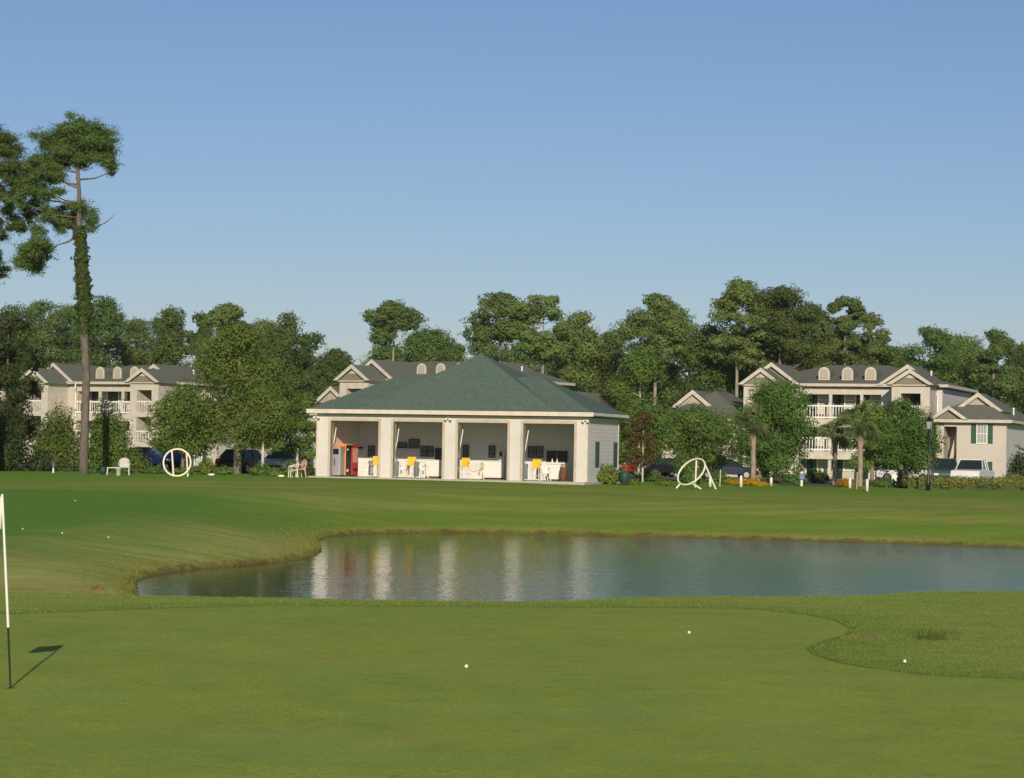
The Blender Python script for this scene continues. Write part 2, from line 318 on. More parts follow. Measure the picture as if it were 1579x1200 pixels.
    bp = N(t, 'ShaderNodeBump', Strength=.55, Distance=.02); t.links.new(math_(t,'ADD',fine,math_(t,'MULTIPLY',mic,.7)), bp.inputs['Height']); t.links.new(bp.outputs[0], b.inputs['Normal'])
    return m
me.materials.append(ground_mat())
def water_mat():
    m, t, b = new_mat('pond_water'); v = objc(t)
    b.inputs['Base Color'].default_value = (.016,.034,.052,1); b.inputs['Roughness'].default_value = .015; b.inputs['IOR'].default_value = 1.33
    b.inputs['Specular IOR Level'].default_value = .5
    mp = N(t, 'ShaderNodeMapping'); mp.inputs['Scale'].default_value = (1, .7, 1); t.links.new(v, mp.inputs[0])
    sp = N(t, 'ShaderNodeSeparateXYZ'); t.links.new(v, sp.inputs[0])
    calm = ramp(t, math_(t, 'ADD', sp.outputs[0], math_(t, 'MULTIPLY', noise(t, v, .15, 2), 6)), -1.5, 11)
    hgt = math_(t, 'ADD', noise(t, mp.outputs[0], 4.5, 3, .6), math_(t, 'MULTIPLY', noise(t, mp.outputs[0], 1.2, 2), .9))
    bp = N(t, 'ShaderNodeBump', Distance=.032); t.links.new(math_(t, 'ADD', .22, math_(t, 'MULTIPLY', calm, .9)), bp.inputs['Strength'])
    t.links.new(hgt, bp.inputs['Height']); t.links.new(bp.outputs[0], b.inputs['Normal']); return m
o = MB().add([(-16,40,WZ),(80,40,WZ),(80,98,WZ),(-16,98,WZ)], [(0,1,2,3)]).build('water', water_mat()); tag(o, kind='structure')
rng = np.random.RandomState(7)
def blades(P, hgt, wid, mat, name, label=None, cat=None, lean=.5):
    n = len(P); a = rng.rand(n)*6.283; h = hgt*(.5+rng.rand(n)); w_ = wid*(.6+.8*rng.rand(n))
    d = np.stack([np.cos(a), np.sin(a), np.zeros(n)], 1)*w_[:,None]/2
    la = rng.rand(n)*6.283; tip = P+np.stack([np.cos(la)*h*lean*rng.rand(n), np.sin(la)*h*lean*rng.rand(n), h], 1)
    V = np.stack([P-d, P+d, tip], 1).reshape(-1, 3)
    return fast_mesh(name, V, 3, mat)
def scatter(n, x0, x1, y0, y1, cond):
    x = x0+(x1-x0)*rng.rand(n); y = y0+(y1-y0)*rng.rand(n); z, s = height(x, y); k = cond(x, y, s)
    return np.stack([x, y, z-.004], 1)[k]
def crest(x): return np.interp(x, crx, cry)
P = scatter(360000, -12, 13, 24, 51.5, lambda x, y, s: (sdist(np.stack([x, y], 1), green) > 0) & (y < crest(x)+2) & (abs(x) < y*.235))
tag(blades(P, .020, .011, M['grass'], 'rough_grass'), 'ankle low yellowish rough grass fringing the putting green and near bank', 'grass', kind='stuff')
P = scatter(500000, -24, 32, 45, 108, lambda x, y, s: (s > .05) & (s < .3+1.6*rng.rand(len(s))**2) & (y > crest(x)+4) & (abs(x) < y*.235))
tag(blades(P, .07, .02, M['bankgrass'], 'bank_grass', lean=1.0), 'longer grass along the far waterline of the pond', 'grass', kind='stuff')
# ------------------------------------------------------------------ vegetation builders
def leaf_cloud(cs, rs, n, size, seed=0, shell=.55, up=.25, asp=.6, nz=.35):
    r = np.random.RandomState(seed); cs = np.asarray(cs, float); rs = np.asarray(rs, float)
    if rs.ndim == 1: rs = np.stack([rs, rs, rs*.8], 1)
    area = (rs[:,0]*rs[:,2]+rs[:,0]**2); pr = area/area.sum(); idx = r.choice(len(cs), n, p=pr)
    d = r.normal(size=(n, 3)); d /= np.linalg.norm(d, axis=1)[:,None]
    ph = r.rand(len(cs), 3)*6.28; lump = 1+nz*np.sin(d*3.7+ph[idx]).prod(1)*1.6+nz*.5*np.sin(d[:,0]*7+ph[idx,1])*np.sin(d[:,2]*6+ph[idx,2])
    rad = shell+(1-shell)*r.rand(n)**.6
    P = cs[idx]+d*rs[idx]*(rad*lump)[:,None]
    nrm = d*1.0+r.normal(size=(n, 3))*.45+np.array([0, 0, up]); nrm /= np.linalg.norm(nrm, axis=1)[:,None]
    a = np.cross(nrm, r.normal(size=(n, 3))); a /= np.linalg.norm(a, axis=1)[:,None]; b = np.cross(nrm, a)
    s = size*(.55+.9*r.rand(n))[:,None]; a *= s*.5; b *= s*.5*asp
    return np.stack([P-a, P-b+a*.1, P+a, P+b-a*.1], 1).reshape(-1, 3)
def trunk_mesh(parent, pts, rad, limbs, mat, name='trunk'):
    mb = MB(); mb.tube(pts, rad, 9)
    for a, b, r in limbs or []:
        a = Vector(a); b = Vector(b); mid = a.lerp(b, .5)+Vector((0, 0, -.08*(b-a).length)); mb.tube([a, mid, b], [r, r*.7, r*.3], 5)
    return mb.build(name, mat, parent, True)
def tree(name, label, px, top, Y, hw, bot, fol='pine', brk='bark', kind='pine', n=3200, size=.3, seed=0, nclump=26, z0=1.1, group=None, lean=0, tr=.16, base_py=None):
    """px centre, top/bot pixel rows of the crown, Y distance, hw half width in pixels"""
    r = np.random.RandomState(seed+11); s = F/Y
    x0 = at(px, 720, Y)[0]; zt = at(px, top, Y)[2]-z0; zb = max(.6, at(px, bot, Y)[2]-z0); W = hw/s
    root = empty(name, (x0, Y, z0), 0, label, 'tree' , group)
    H = zt; ch = zt-zb; cs = []; rs = []; ph_ = (r.rand()-.5)*.8
    for k in range(nclump):
        f = r.rand()**.85 if kind != 'dome' else r.rand()
        if kind == 'pine': env = (.62+.42*math.sin(math.pi*min(1, (f*.85+.12))+ph_)+.18*math.sin(f*11+ph_*5))*(1 if f < .9 else .75)
        elif kind == 'cone': env = 1.05-.85*f
        elif kind == 'dome': env = math.sqrt(max(.02, 1-(abs(f-.42)/.62)**2))
        else: env = .9
        a = r.rand()*6.283; rr = W*env*(.2+.62*r.rand()**.7); cr = W*((.17 if kind == 'pine' else .22)+.26*r.rand()**1.5)
        z = zb+cr*.6+(ch-cr*1.3)*f
        cs.append((rr*math.cos(a)*1.0+lean*f, rr*math.sin(a), z)); rs.append((cr*1.12, cr*1.12, cr*(.68 if kind == 'pine' else .85)))
    cs.append((lean, 0, zt-W*.22)); rs.append((W*.34, W*.34, W*.22))
    limbs = []
    for c in cs[::3 if nclump > 20 else 1]:
        zf = max(zb*.5, c[2]-math.hypot(c[0], c[1])*.45); limbs.append(((lean*max(0, zf-zb)/max(ch, .1), 0, zf), (c[0]*.85, c[1]*.85, c[2]-.1), .05*max(.5, W/3)))
    trunk_mesh(root, [(0, 0, -.2), (lean*.05, 0, H*.3), (lean*.4, 0, H*.6), (lean, 0, H*.9)], [tr, tr*.85, tr*.6, tr*.15], limbs, M[brk])
    fast_mesh('crown', leaf_cloud(cs, rs, n, size, seed+5), 4, M[fol], root)
    return root
def bush(label, px, top, base, Y, hw, fol='maple', n=1800, size=.14, seed=0, dep=None, cat='shrub', name='bush', group=None, nc=9, z0=None):
    s = F/Y; x0, _, zb = at(px, base, Y)
    if z0 is None: z0 = h1(x0, Y)
    H = (base-top)/s; W = hw/s; r = np.random.RandomState(seed+3)
    root = empty(name, (x0, Y, z0-.02), 0, label, cat, group); D = dep or W
    cs = []; rs = []
    for k in range(nc):
        a = r.rand()*6.283; q = math.sqrt(r.rand())*.62; f = r.rand(); cr = min(W, H)*(.30+.15*r.rand())
        cs.append((W*q*math.cos(a), D*q*math.sin(a), H*(.22+.5*f*(1-q*.7)))); rs.append((W*.4, D*.4, H*.3))
    cs.append((0, 0, H*.68)); rs.append((W*.5, D*.5, H*.32)); cs.append((0, 0, H*.3)); rs.append((W*.85, D*.85, H*.32))
    st = MB()
    for k in range(6):
        a = k*1.05; st.bar((W*.12*math.cos(a), D*.12*math.sin(a), -.05), (W*.4*math.cos(a), D*.4*math.sin(a), H*.55), .025, 5, .01)
    st.build('stems', M['bark2'], root)
    fast_mesh('foliage', leaf_cloud(cs, rs, n, size, seed), 4, M[fol], root); return root
def palm(label, px, base, Y, crown_py, hw, seed=0, z0=1.1, skirt=False):
    s = F/Y; x0 = at(px, 720, Y)[0]; H = at(px, crown_py, Y)[2]-z0; W = hw/s; r = np.random.RandomState(seed)
    root = empty('palm_tree', (x0, Y, z0), 0, label, 'palm tree')
    tr = .145; mb = MB(); mb.tube([(0,0,-.2),(.03,0,H*.3),(.0,0,H*.6),(0,0,H*.88),(0,0,H)], [tr*1.15, tr, tr*.95, tr*1.35, tr*.9], 10)
    for k in range(26):
        a = r.rand()*6.28; z = H*(.55+.4*r.rand()); mb.bar((tr*.8*math.cos(a), tr*.8*math.sin(a), z), ((tr+.18)*math.cos(a), (tr+.18)*math.sin(a), z+.25), .03, 4, .01)
    mb.build('trunk', M['palmbark'], root)
    V = []
    st = MB()
    for k in range(72):
        a = k*2.4+r.rand()*.4; el = R(-48+125*((k*.618) % 1)); L = W*(.72+.28*r.rand())
        d = Vector((math.cos(a)*math.cos(el), math.sin(a)*math.cos(el), math.sin(el))); o0 = Vector((0, 0, H)); o1 = o0+d*L*.5-Vector((0, 0, .04)); st.bar(o0, o1, .010, 4)
        side = d.cross(Vector((0, 0, 1))).normalized(); tw = Matrix.Rotation((r.rand()-.5)*2.2, 3, d); side = tw @ side; upv = side.cross(d)
        for j in range(15):
            an = R(-80+160*j/14); q = d*math.cos(an)+side*math.sin(an); ln = L*.52*(.6+.4*math.cos(an))*(.8+.4*r.rand()); tip = o1+q*ln-Vector((0, 0, .3*ln*(1-.3*math.cos(an))))+upv*(r.rand()-.5)*.12
            wv = (d*-math.sin(an)+side*math.cos(an))*.021*W; m1 = o1+q*ln*.5+upv*.04
            V += [o1, m1-wv, tip, m1+wv]
    st.build('stalks', M['palml'], root)
    fast_mesh('crown', np.array([tuple(v) for v in V]), 4, M['palml'], root); return root
# ------------------------------------------------------------------ pavilion
PF = Frame(700, 131, -20, 1.2); X, Z = PF.X, PF.Z
pav = empty('golf_pavilion', tuple(PF.o), PF.phi, 'long cream open-fronted pavilion with four bays and a green hip roof by the pond', 'building')
x0, x1 = X(488, 700), X(905.5, 700); DEP = 5.4
bays = [(509.5, 583.4, 649.8), (606.4, 682.0, 650.9), (706.0, 782.4, 652.0), (806.4, 885.3, 653.4)]
hz = Z(700, 651.3); wt = Z(700, 641)      # opening head, wall top
TH = .35
mb = MB(); e = [x0]
for a, b, _ in bays: e += [X(a), X(b)]
e.append(x1)
for k in range(0, 10, 2): mb.box(e[k], e[k+1], 0, TH, 0, hz)
mb.box(x0, x1, 0, TH, hz, wt); mb.build('front_wall', M['cream'], pav)
tm = MB(); tw = .14
for k in range(4):
    a, b = e[2*k+1], e[2*k+2]
    tm.box(a-tw, a, -.03, TH*.9, 0, hz+tw); tm.box(b, b+tw, -.03, TH*.9, 0, hz+tw); tm.box(a, b, -.03, TH*.9, hz, hz+tw*1.25)
    t_ = tm.build('opening_trim', M['trim'], pav); tm = MB()
MB().box(x0+.002, x0+.2, TH, DEP, 0, wt).build('side_wall', M['wains'], pav)
MB().box(x1-.2, x1-.002, TH, DEP, 0, wt).build('side_wall', M['greyside'], pav)
cb = MB(); cb.box(x1-.12, x1+.02, -.02, .13, 0, wt); cb.build('corner_board', M['trimw'], pav); cb = MB(); cb.box(x1-.12, x1+.02, DEP-.12, DEP+.02, 0, wt); cb.build('corner_board', M['trimw'], pav); cb = MB(); cb.box(x0-.02, x0+.1, -.02, .13, 0, wt); cb.build('corner_board', M['trimw'], pav)
MB().box(x0+.2, x1-.2, DEP-.2, DEP-.01, 0, wt).build('back_wall', M['inwall'], pav)
MB().box(x0, x1, TH, DEP, wt-.35, wt-.3).build('ceiling', M['soffit'], pav)
MB().box(x0-.3, x1+.2, -1.0, DEP+.2, -.4, .02).build('floor_slab', M['conc'], pav)
for a in (917.5, 945.5):
    off = 0
    # position on the end wall from its pixel column
    d = ray(a, 700); u = PF.u; base = PF.o+u*x1; q = base-np.array([0,0,CAMZ]); k = q.dot(u)/d.dot(u); p = d*k-q; dd = p.dot(PF.n)
    d2 = ray(a+5.5, 700); k2 = q.dot(u)/d2.dot(u); dd2 = (d2*k2-q).dot(PF.n)
    MB().box(x1, x1+.05, dd, dd2, .82, 2.15).build('shutter', M['shutter'], pav)
# roof: one front plane, flat shoulders left and right, pyramid in the middle
ov = .42; ez = Z(700, 634.5); xa, xb = x0-ov, x1+ov; ya, yb = -ov, DEP+ov
slope = .62
rh = (yb-ya)/2*slope
ym = (ya+yb)/2; hr = (yb-ya)/2
apx = (xa+xb)/2+.4; aph = Z(748, 545, hr)-ez
rd = MB(); rd.add([(xa,ya,ez),(xb,ya,ez),(xb,yb,ez),(xa,yb,ez),(xa+hr*1.25,ym,ez+rh),(xb-hr*1.25,ym,ez+rh)], [(0,1,5,4),(1,2,5),(2,3,4,5),(3,0,4),(3,2,1,0)])
rd.build('roof', M['green_roof'], pav)
cw = (aph+.5)/(rh+.5)*1.0
hw_ = 5.8; fr = -ov+.02
pk = MB(); ht = aph
# pyramid rising from the main roof
pk.add([(apx-hw_, ym-hr+.0, ez-.02),(apx+hw_, ym-hr, ez-.02),(apx+hw_, ym+hr+3, ez-.02),(apx-hw_, ym+hr+3, ez-.02),(apx, ym+.8, ez+ht)], [(0,1,4),(1,2,4),(2,3,4),(3,0,4)])
for i_, v_ in enumerate(pk.v): pk.v[i_] = (v_[0], v_[1]+.012, v_[2]+.006)
pk.build('roof_peak', M['green_roof'], pav)
fa = MB(); fh = .19
fa.box(xa-.02, xb+.02, ya-.05, ya, ez-fh, ez+.03); fa.build('fascia', M['trimw'], pav)
fa = MB(); fa.box(xb, xb+.04, ya, yb, ez-fh*.7, ez+.01); fa.box(xa-.04, xa, ya, yb, ez-fh, ez+.01); fa.box(xa, xb, yb, yb+.04, ez-fh, ez+.01); fa.build('side_fascia', M['greyp'], pav)
MB().box(xa+.01, xb-.01, ya+.01, yb-.01, ez-fh+.02, ez-fh+.05).build('soffit', M['soffit'], pav)
for a in (489, 692, 904):
    t_ = X(a); fm = MB(); fm.box(t_-.05, t_+.05, -.06, 0, wt-.22, wt-.1)
    for sx in (-1, 1):
        fm.tube([(t_+sx*.04, -.07, wt-.16), (t_+sx*.11, -.17, wt-.18), (t_+sx*.15, -.24, wt-.24)], [.03, .05, .08], 8)
    fm.build('floodlight', M['white'], pav, True)
wz = .98; MB().box(x0+.2, x1-.2, DEP-.23, DEP-.2, .02, wz).build('wainscot', M['wains'], pav); MB().box(x0+.2, x0+.23, TH, DEP-.23, .02, wz+.3).build('wainscot', M['wains'], pav)
# posters, windows and shelves on the back wall
BW = DEP-.24
def onback(a, b, c, d, name, mat, pr=.05):
    X0, Z1 = PF.hit(a, c, BW); X1, Z0 = PF.hit(b, d, BW)
    return MB().box(X0, X1, BW-pr, BW, Z0, Z1).build(name, mat, pav)
def framed(a, b, c, d, name='poster', mat='poster', bar=2):
    o = onback(a, b, c, d, name, M[mat], .03); X0, Z1 = PF.hit(a, c, BW); X1, Z0 = PF.hit(b, d, BW)
    f = MB(); w_ = .04
    f.box(X0-w_, X1+w_, BW-.06, BW-.035, Z1-.0, Z1+w_); f.box(X0-w_, X1+w_, BW-.06, BW-.035, Z0-w_, Z0); f.box(X0-w_, X0, BW-.06, BW-.035, Z0, Z1); f.box(X1, X1+w_, BW-.06, BW-.035, Z0, Z1)
    for k in range(1, bar): zz = Z0+(Z1-Z0)*k/bar; f.box(X0, X1, BW-.06, BW-.035, zz-.02, zz+.02)
    fo = f.build('frame', M['dark'], o); return o
framed(569, 577, 688, 704); framed(650, 659, 688.5, 703); framed(660, 668, 689, 703.5); framed(715, 722, 687, 704, bar=3); framed(755, 763, 688, 705, bar=3)
framed(815.5, 824, 689, 705); framed(828, 837, 689, 705); framed(844.5, 857, 696, 711, 'window', 'glass', 3); framed(860.5, 874, 696.5, 711.5, 'window', 'glass', 3)
framed(607, 627, 683, 690, 'notice_board', 'poster', 1); framed(632, 646, 678, 689, 'notice_board', 'poster', 1); onback(616, 647, 690.2, 691.6, 'shelf', M['dark'], .2); onback(549.5, 560, 689, 692, 'shelf', M['dark'], .2)
framed(672.5, 681, 692, 709, 'window', 'glass', 2)
eb = onback(770.5, 779, 694, 713, 'meter_box', M['greyp'], .14); MB().box(*(lambda q: (q[0]+.05, q[0]+.2, BW-.17, BW-.141, q[1]-.35, q[1]-.1))(PF.hit(770.5, 694, BW))).build('dial', M['black'], eb)
def pl(t, off, z=.02):
    p = PF.o+PF.u*t+PF.n*off; return (p[0], p[1], PF.z0+z)
# counters and benches on the floor (each a thing of its own)
def counter(a, b, off, h, label, d=.55, rz=0, mat='white'):
    t0, t1 = X(a, 725, off), X(b, 725, off); w_ = (t1-t0)
    root = empty('counter', pl((t0+t1)/2, off), PF.phi, label, 'counter')
    MB().box(-w_/2, w_/2, .05, d, .08, h-.05).build('cabinet', M[mat], root, bevel=.01); MB().box(-w_/2-.03, w_/2+.03, 0, d+.02, h-.047, h).build('worktop', M['white'], root, bevel=.01)
    MB().box(-w_/2+.05, w_/2-.05, .1, d-.05, 0, .079).build('plinth', M['dark'], root)
    k = max(2, int(w_/.6)); dr = MB()
    for i in range(k): dr.box(-w_/2+w_*i/k+.02, -w_/2+w_*(i+1)/k-.02, .03, .05, .14, h-.1)
    dr.build('doors', M[mat], root); return root
counter(846, 864, 3.2, .92, 'white cabinet with bottles on top in the right-hand bay of the pavilion', .6)
counter(656, 676, 4.4, 1.0, 'white low cabinet against the back wall in the second bay', .55)
counter(744, 772, 4.4, 1.0, 'wide white cabinet against the back wall in the third bay', .55)
for k, (a, nm) in enumerate(((851, 'left'), (858.5, 'right'))):
    t_ = X(a, 715, 3.4); o = MB().lathe((0,0,0), [(.04,0),(.045,.02),(.045,.16),(.02,.21),(.02,.27),(.001,.28)], 10).build('bottle', M['white'], None, True)
    o.location = pl(t_, 3.45, .94); tag(o, 'white bottle standing at the %s of the cabinet in the last bay' % nm, 'bottle')
# yellow-backed tall chairs
def tall_chair(label, a, off, rz):
    root = empty('tall_chair', pl(X(a, 725, off), off), PF.phi+rz, label, 'chair', 'tall yellow chairs in the bays of the pavilion')
    for sx in (-1, 1):
        for sy in (-1, 1): MB().bar((sx*.22, sy*.2, 0), (sx*.2, sy*.18, .66), .02, 6).build('leg', M['greyp'], root)
    fr_ = MB(); q_ = .21
    for sy in (-1, 1): fr_.bar((-q_, sy*.19, .27), (q_, sy*.19, .27), .014)
    for sx in (-1, 1): fr_.bar((sx*q_, -.19, .27), (sx*q_, .19, .27), .014)
    fr_.build('footrest', M['greyp'], root)
    for sx in (-1, 1): MB().tube([(sx*.225, .21, .66), (sx*.225, .225, .9), (sx*.225, .24, 1.12), (sx*.225, .225, .9), (sx*.24, 0, .89), (sx*.24, -.19, .87), (sx*.235, -.19, .66)], .017, 6).build('armrest', M['greyp'], root)
    MB().box(-.23, .23, -.2, .2, .66, .7).build('seat', M['yellow'], root, bevel=.01)
    MB().box(-.23, .23, .2, .235, .7, 1.14).build('backrest', M['yellow'], root, bevel=.01)
    return root
tall_chair('tall chair with yellow back half hidden by the pillar right of the vending machines', 579.5, 1.6, .15)
tall_chair('tall chair with yellow back in the second bay of the pavilion', 633, 1.5, .1)
tall_chair('tall chair with yellow back in the third bay of the pavilion', 715.5, 1.5, -.05)
tall_chair('tall chair with yellow back in the last bay beside the white cabinet', 826, 1.5, .08)
def plastic_chair(name, label, loc, rz, mat, cat='chair', group=None):
    root = empty(name, loc, rz, label, cat, group)
    for sx in (-1, 1):
        MB().tube([(sx*.27, -.25, 0), (sx*.25, -.22, .42)], [.028, .035], 6).build('leg', mat, root)
        MB().tube([(sx*.25, .27, 0), (sx*.22, .22, .42)], [.028, .035], 6).build('leg', mat, root)
        MB().tube([(sx*.25, -.22, .42), (sx*.275, -.23, .62), (sx*.275, 0, .66), (sx*.23, .24, .62)], [.025, .03, .03, .025], 6).build('armrest', mat, root, True)
    MB().box(-.25, .25, -.24, .22, .39, .43).build('seat', mat, root, bevel=.015)
    bk = MB(); n = 9
    out = [(math.cos(math.pi*k/12)*.26, .66+math.sin(math.pi*k/12)*.22) for k in range(13)]
    pts = [(.22, .22, .43)]+[(x, .25+(z-.43)*.12, z) for x, z in out]+[(-.22, .22, .43)]
    bk.tube(pts, .028, 6)
    for k in range(-3, 4):
        x = k*.062; zt = .64+.22*math.sqrt(max(0, 1-(x/.26)**2)); bk.add([(x-.022, .225, .43), (x+.022, .225, .43), (x+.022, .25+(zt-.43)*.12, zt), (x-.022, .25+(zt-.43)*.12, zt), (x-.022, .24, .43), (x+.022, .24, .43), (x+.022, .265+(zt-.43)*.12, zt), (x-.022, .265+(zt-.43)*.12, zt)], [(0,1,2,3),(7,6,5,4),(0,4,5,1),(1,5,6,2),(2,6,7,3),(3,7,4,0)])
    bk.build('backrest', mat, root); return root
def pch(a, off, rz, lab, mat='white'): return plastic_chair('plastic_chair', lab, pl(X(a, 725, off), off), PF.phi+rz, M[mat])
pch(650, 2.0, .9, 'white plastic chair right of the yellow chair in the second bay')
pch(736, 1.8, -.7, 'ivory plastic chair right of the yellow chair in the third bay', 'ivory')
pch(840, 2.0, .6, 'white plastic chair between yellow chair and white cabinet in the last bay')
pch(622, 2.4, 0, 'white plastic chair behind the dark trolley in the second bay')
def trolley(a, off, lab, rz=0, h=1.0):
    root = empty('golf_bag_stand', pl(X(a, 725, off), off), PF.phi+rz, lab, 'golf bag stand')
    MB().lathe((0,0,.08), [(.12,0),(.14,.05),(.13,.5),(.15,.78),(.13,.8)], 12).build('bag', M['poster'], root, True)
    l = MB(); l.bar((-.1,-.1,.7), (-.25,-.3,0), .015); l.bar((.1,-.1,.7), (.25,-.3,0), .015); l.build('legs', M['steel'], root)
    c = MB()
    for k in range(5): a_ = k*1.25; c.bar((.05*math.cos(a_), .05*math.sin(a_), .8), (.09*math.cos(a_), .09*math.sin(a_), 1.02+.03*k), .008)
    c.build('clubs', M['steel'], root); return root
trolley(611, 1.2, 'dark golf bag on a stand at the left of the second bay'); trolley(572, 1.9, 'dark golf bag on a stand next to the sunlit wall of the first bay')
trolley(810, 1.2, 'dark golf bag on a stand at the left edge of the last bay'); trolley(642, 1.7, 'dark golf bag on a stand behind the chairs of the second bay', .4)
trolley(831, 2.2, 'dark golf bag on a stand behind the yellow chair of the last bay', .5)
# round basket
o = empty('ball_basket', pl(X(868.5, 725, 2.6), 2.6), 0, 'brown upright round basket beside the white cabinet in the last bay', 'basket')
MB().lathe((0,0,0), [(.16,0),(.19,.3),(.19,.65),(.16,.75),(.12,.75),(.12,.1)], 14).build('basket_body', M['mulch'], o, True); MB().lathe((0,0,.74), [(.18,0),(.18,.04),(.14,.04)], 14).build('rim', M['palmbark'], o)
# leaning white poles, one per bay
for k, (xa_, ya_, xb_, yb_) in enumerate(((518.5, 659, 512, 695), (615, 661, 608.5, 702), (714, 662, 706.8, 704), (815, 663, 808, 704))):
    ta, za = PF.hit(xa_, ya_, .9); tb, zb_ = PF.hit(xb_, yb_, .9); o = empty('door_track', pl(ta, .9, 0), PF.phi, 'slanting white door track hanging in the %s bay' % ('first', 'second', 'third', 'fourth')[k], 'door track', 'white tracks in the bays')
    MB().tube([(0,0,za), ((tb-ta)*.45, 0, za+(zb_-za)*.5), (tb-ta, 0, zb_)], .028, 6).build('rail', M['white'], o, True); MB().box(-.04, .04, -.03, .03, za-.02, za+.06).build('bracket', M['steel'], o); MB().bar((0,0,za+.06), (0,0,wt-.36), .008, 5).build('hanger', M['dark'], o)
# vending machines along the left wall, fronts facing right
def machine(name, label, y0, d, w_, h, side, front, extra):
    t0 = x0+.22; root = empty(name, pl(t0, y0), PF.phi, label, 'vending machine')
    MB().box(0, w_, 0, d, .06, h).build('cabinet', M[side], root, bevel=.015)
    MB().box(w_, w_+.03, .04, d-.04, .1, h-.04).build('front_panel', M[front], root); MB().box(.04, w_-.04, .04, d-.04, 0, .06).build('base', M['black'], root)
    extra(root, w_, d, h); return root
def ex_silver(r, w_, d, h):
    MB().box(.06, w_-.06, -.015, 0, h-.42, h-.12).build('display', M['black'], r); s_ = MB()
    for k in (.25, .62): s_.box(w_*k, w_*k+.05, -.02, 0, h*.36, h*.6)
    s_.build('handles', M['dark'], r)
def ex_orange(r, w_, d, h):
    MB().box(.04, w_-.04, -.012, 0, h-.4, h-.08).build('sign_panel', M['red'], r); MB().box(-.02, w_+.1, -.03, d+.05, h+.002, h+.06).build('canopy', M['orange'], r); MB().box(w_+.031, w_+.05, .1, .3, h-.3, h-.2).build('light', M['white'], r); MB().box(w_+.031, w_+.06, .1, .3, .25, .4).build('tray', M['white'], r)
def ex_red(r, w_, d, h):
    MB().box(w_+.031, w_+.045, .1, d-.1, h*.45, h-.15).build('display', M['pink'], r); MB().box(w_+.031, w_+.06, .15, d-.15, .3, .45).build('tray', M['black'], r)
machine('vending_machine', 'grey steel dispenser with dark display beside the left pillar in the first bay', .7, .6, .85, 1.62, 'steel', 'steel', ex_silver)
machine('vending_machine', 'orange vending machine with red top panel and black front in the first bay', 1.5, .75, .85, 1.72, 'orange', 'black', ex_orange)
machine('vending_machine', 'red drinks machine behind the orange one along the wall of the first bay', 2.45, .85, .8, 1.7, 'red', 'red', ex_red)
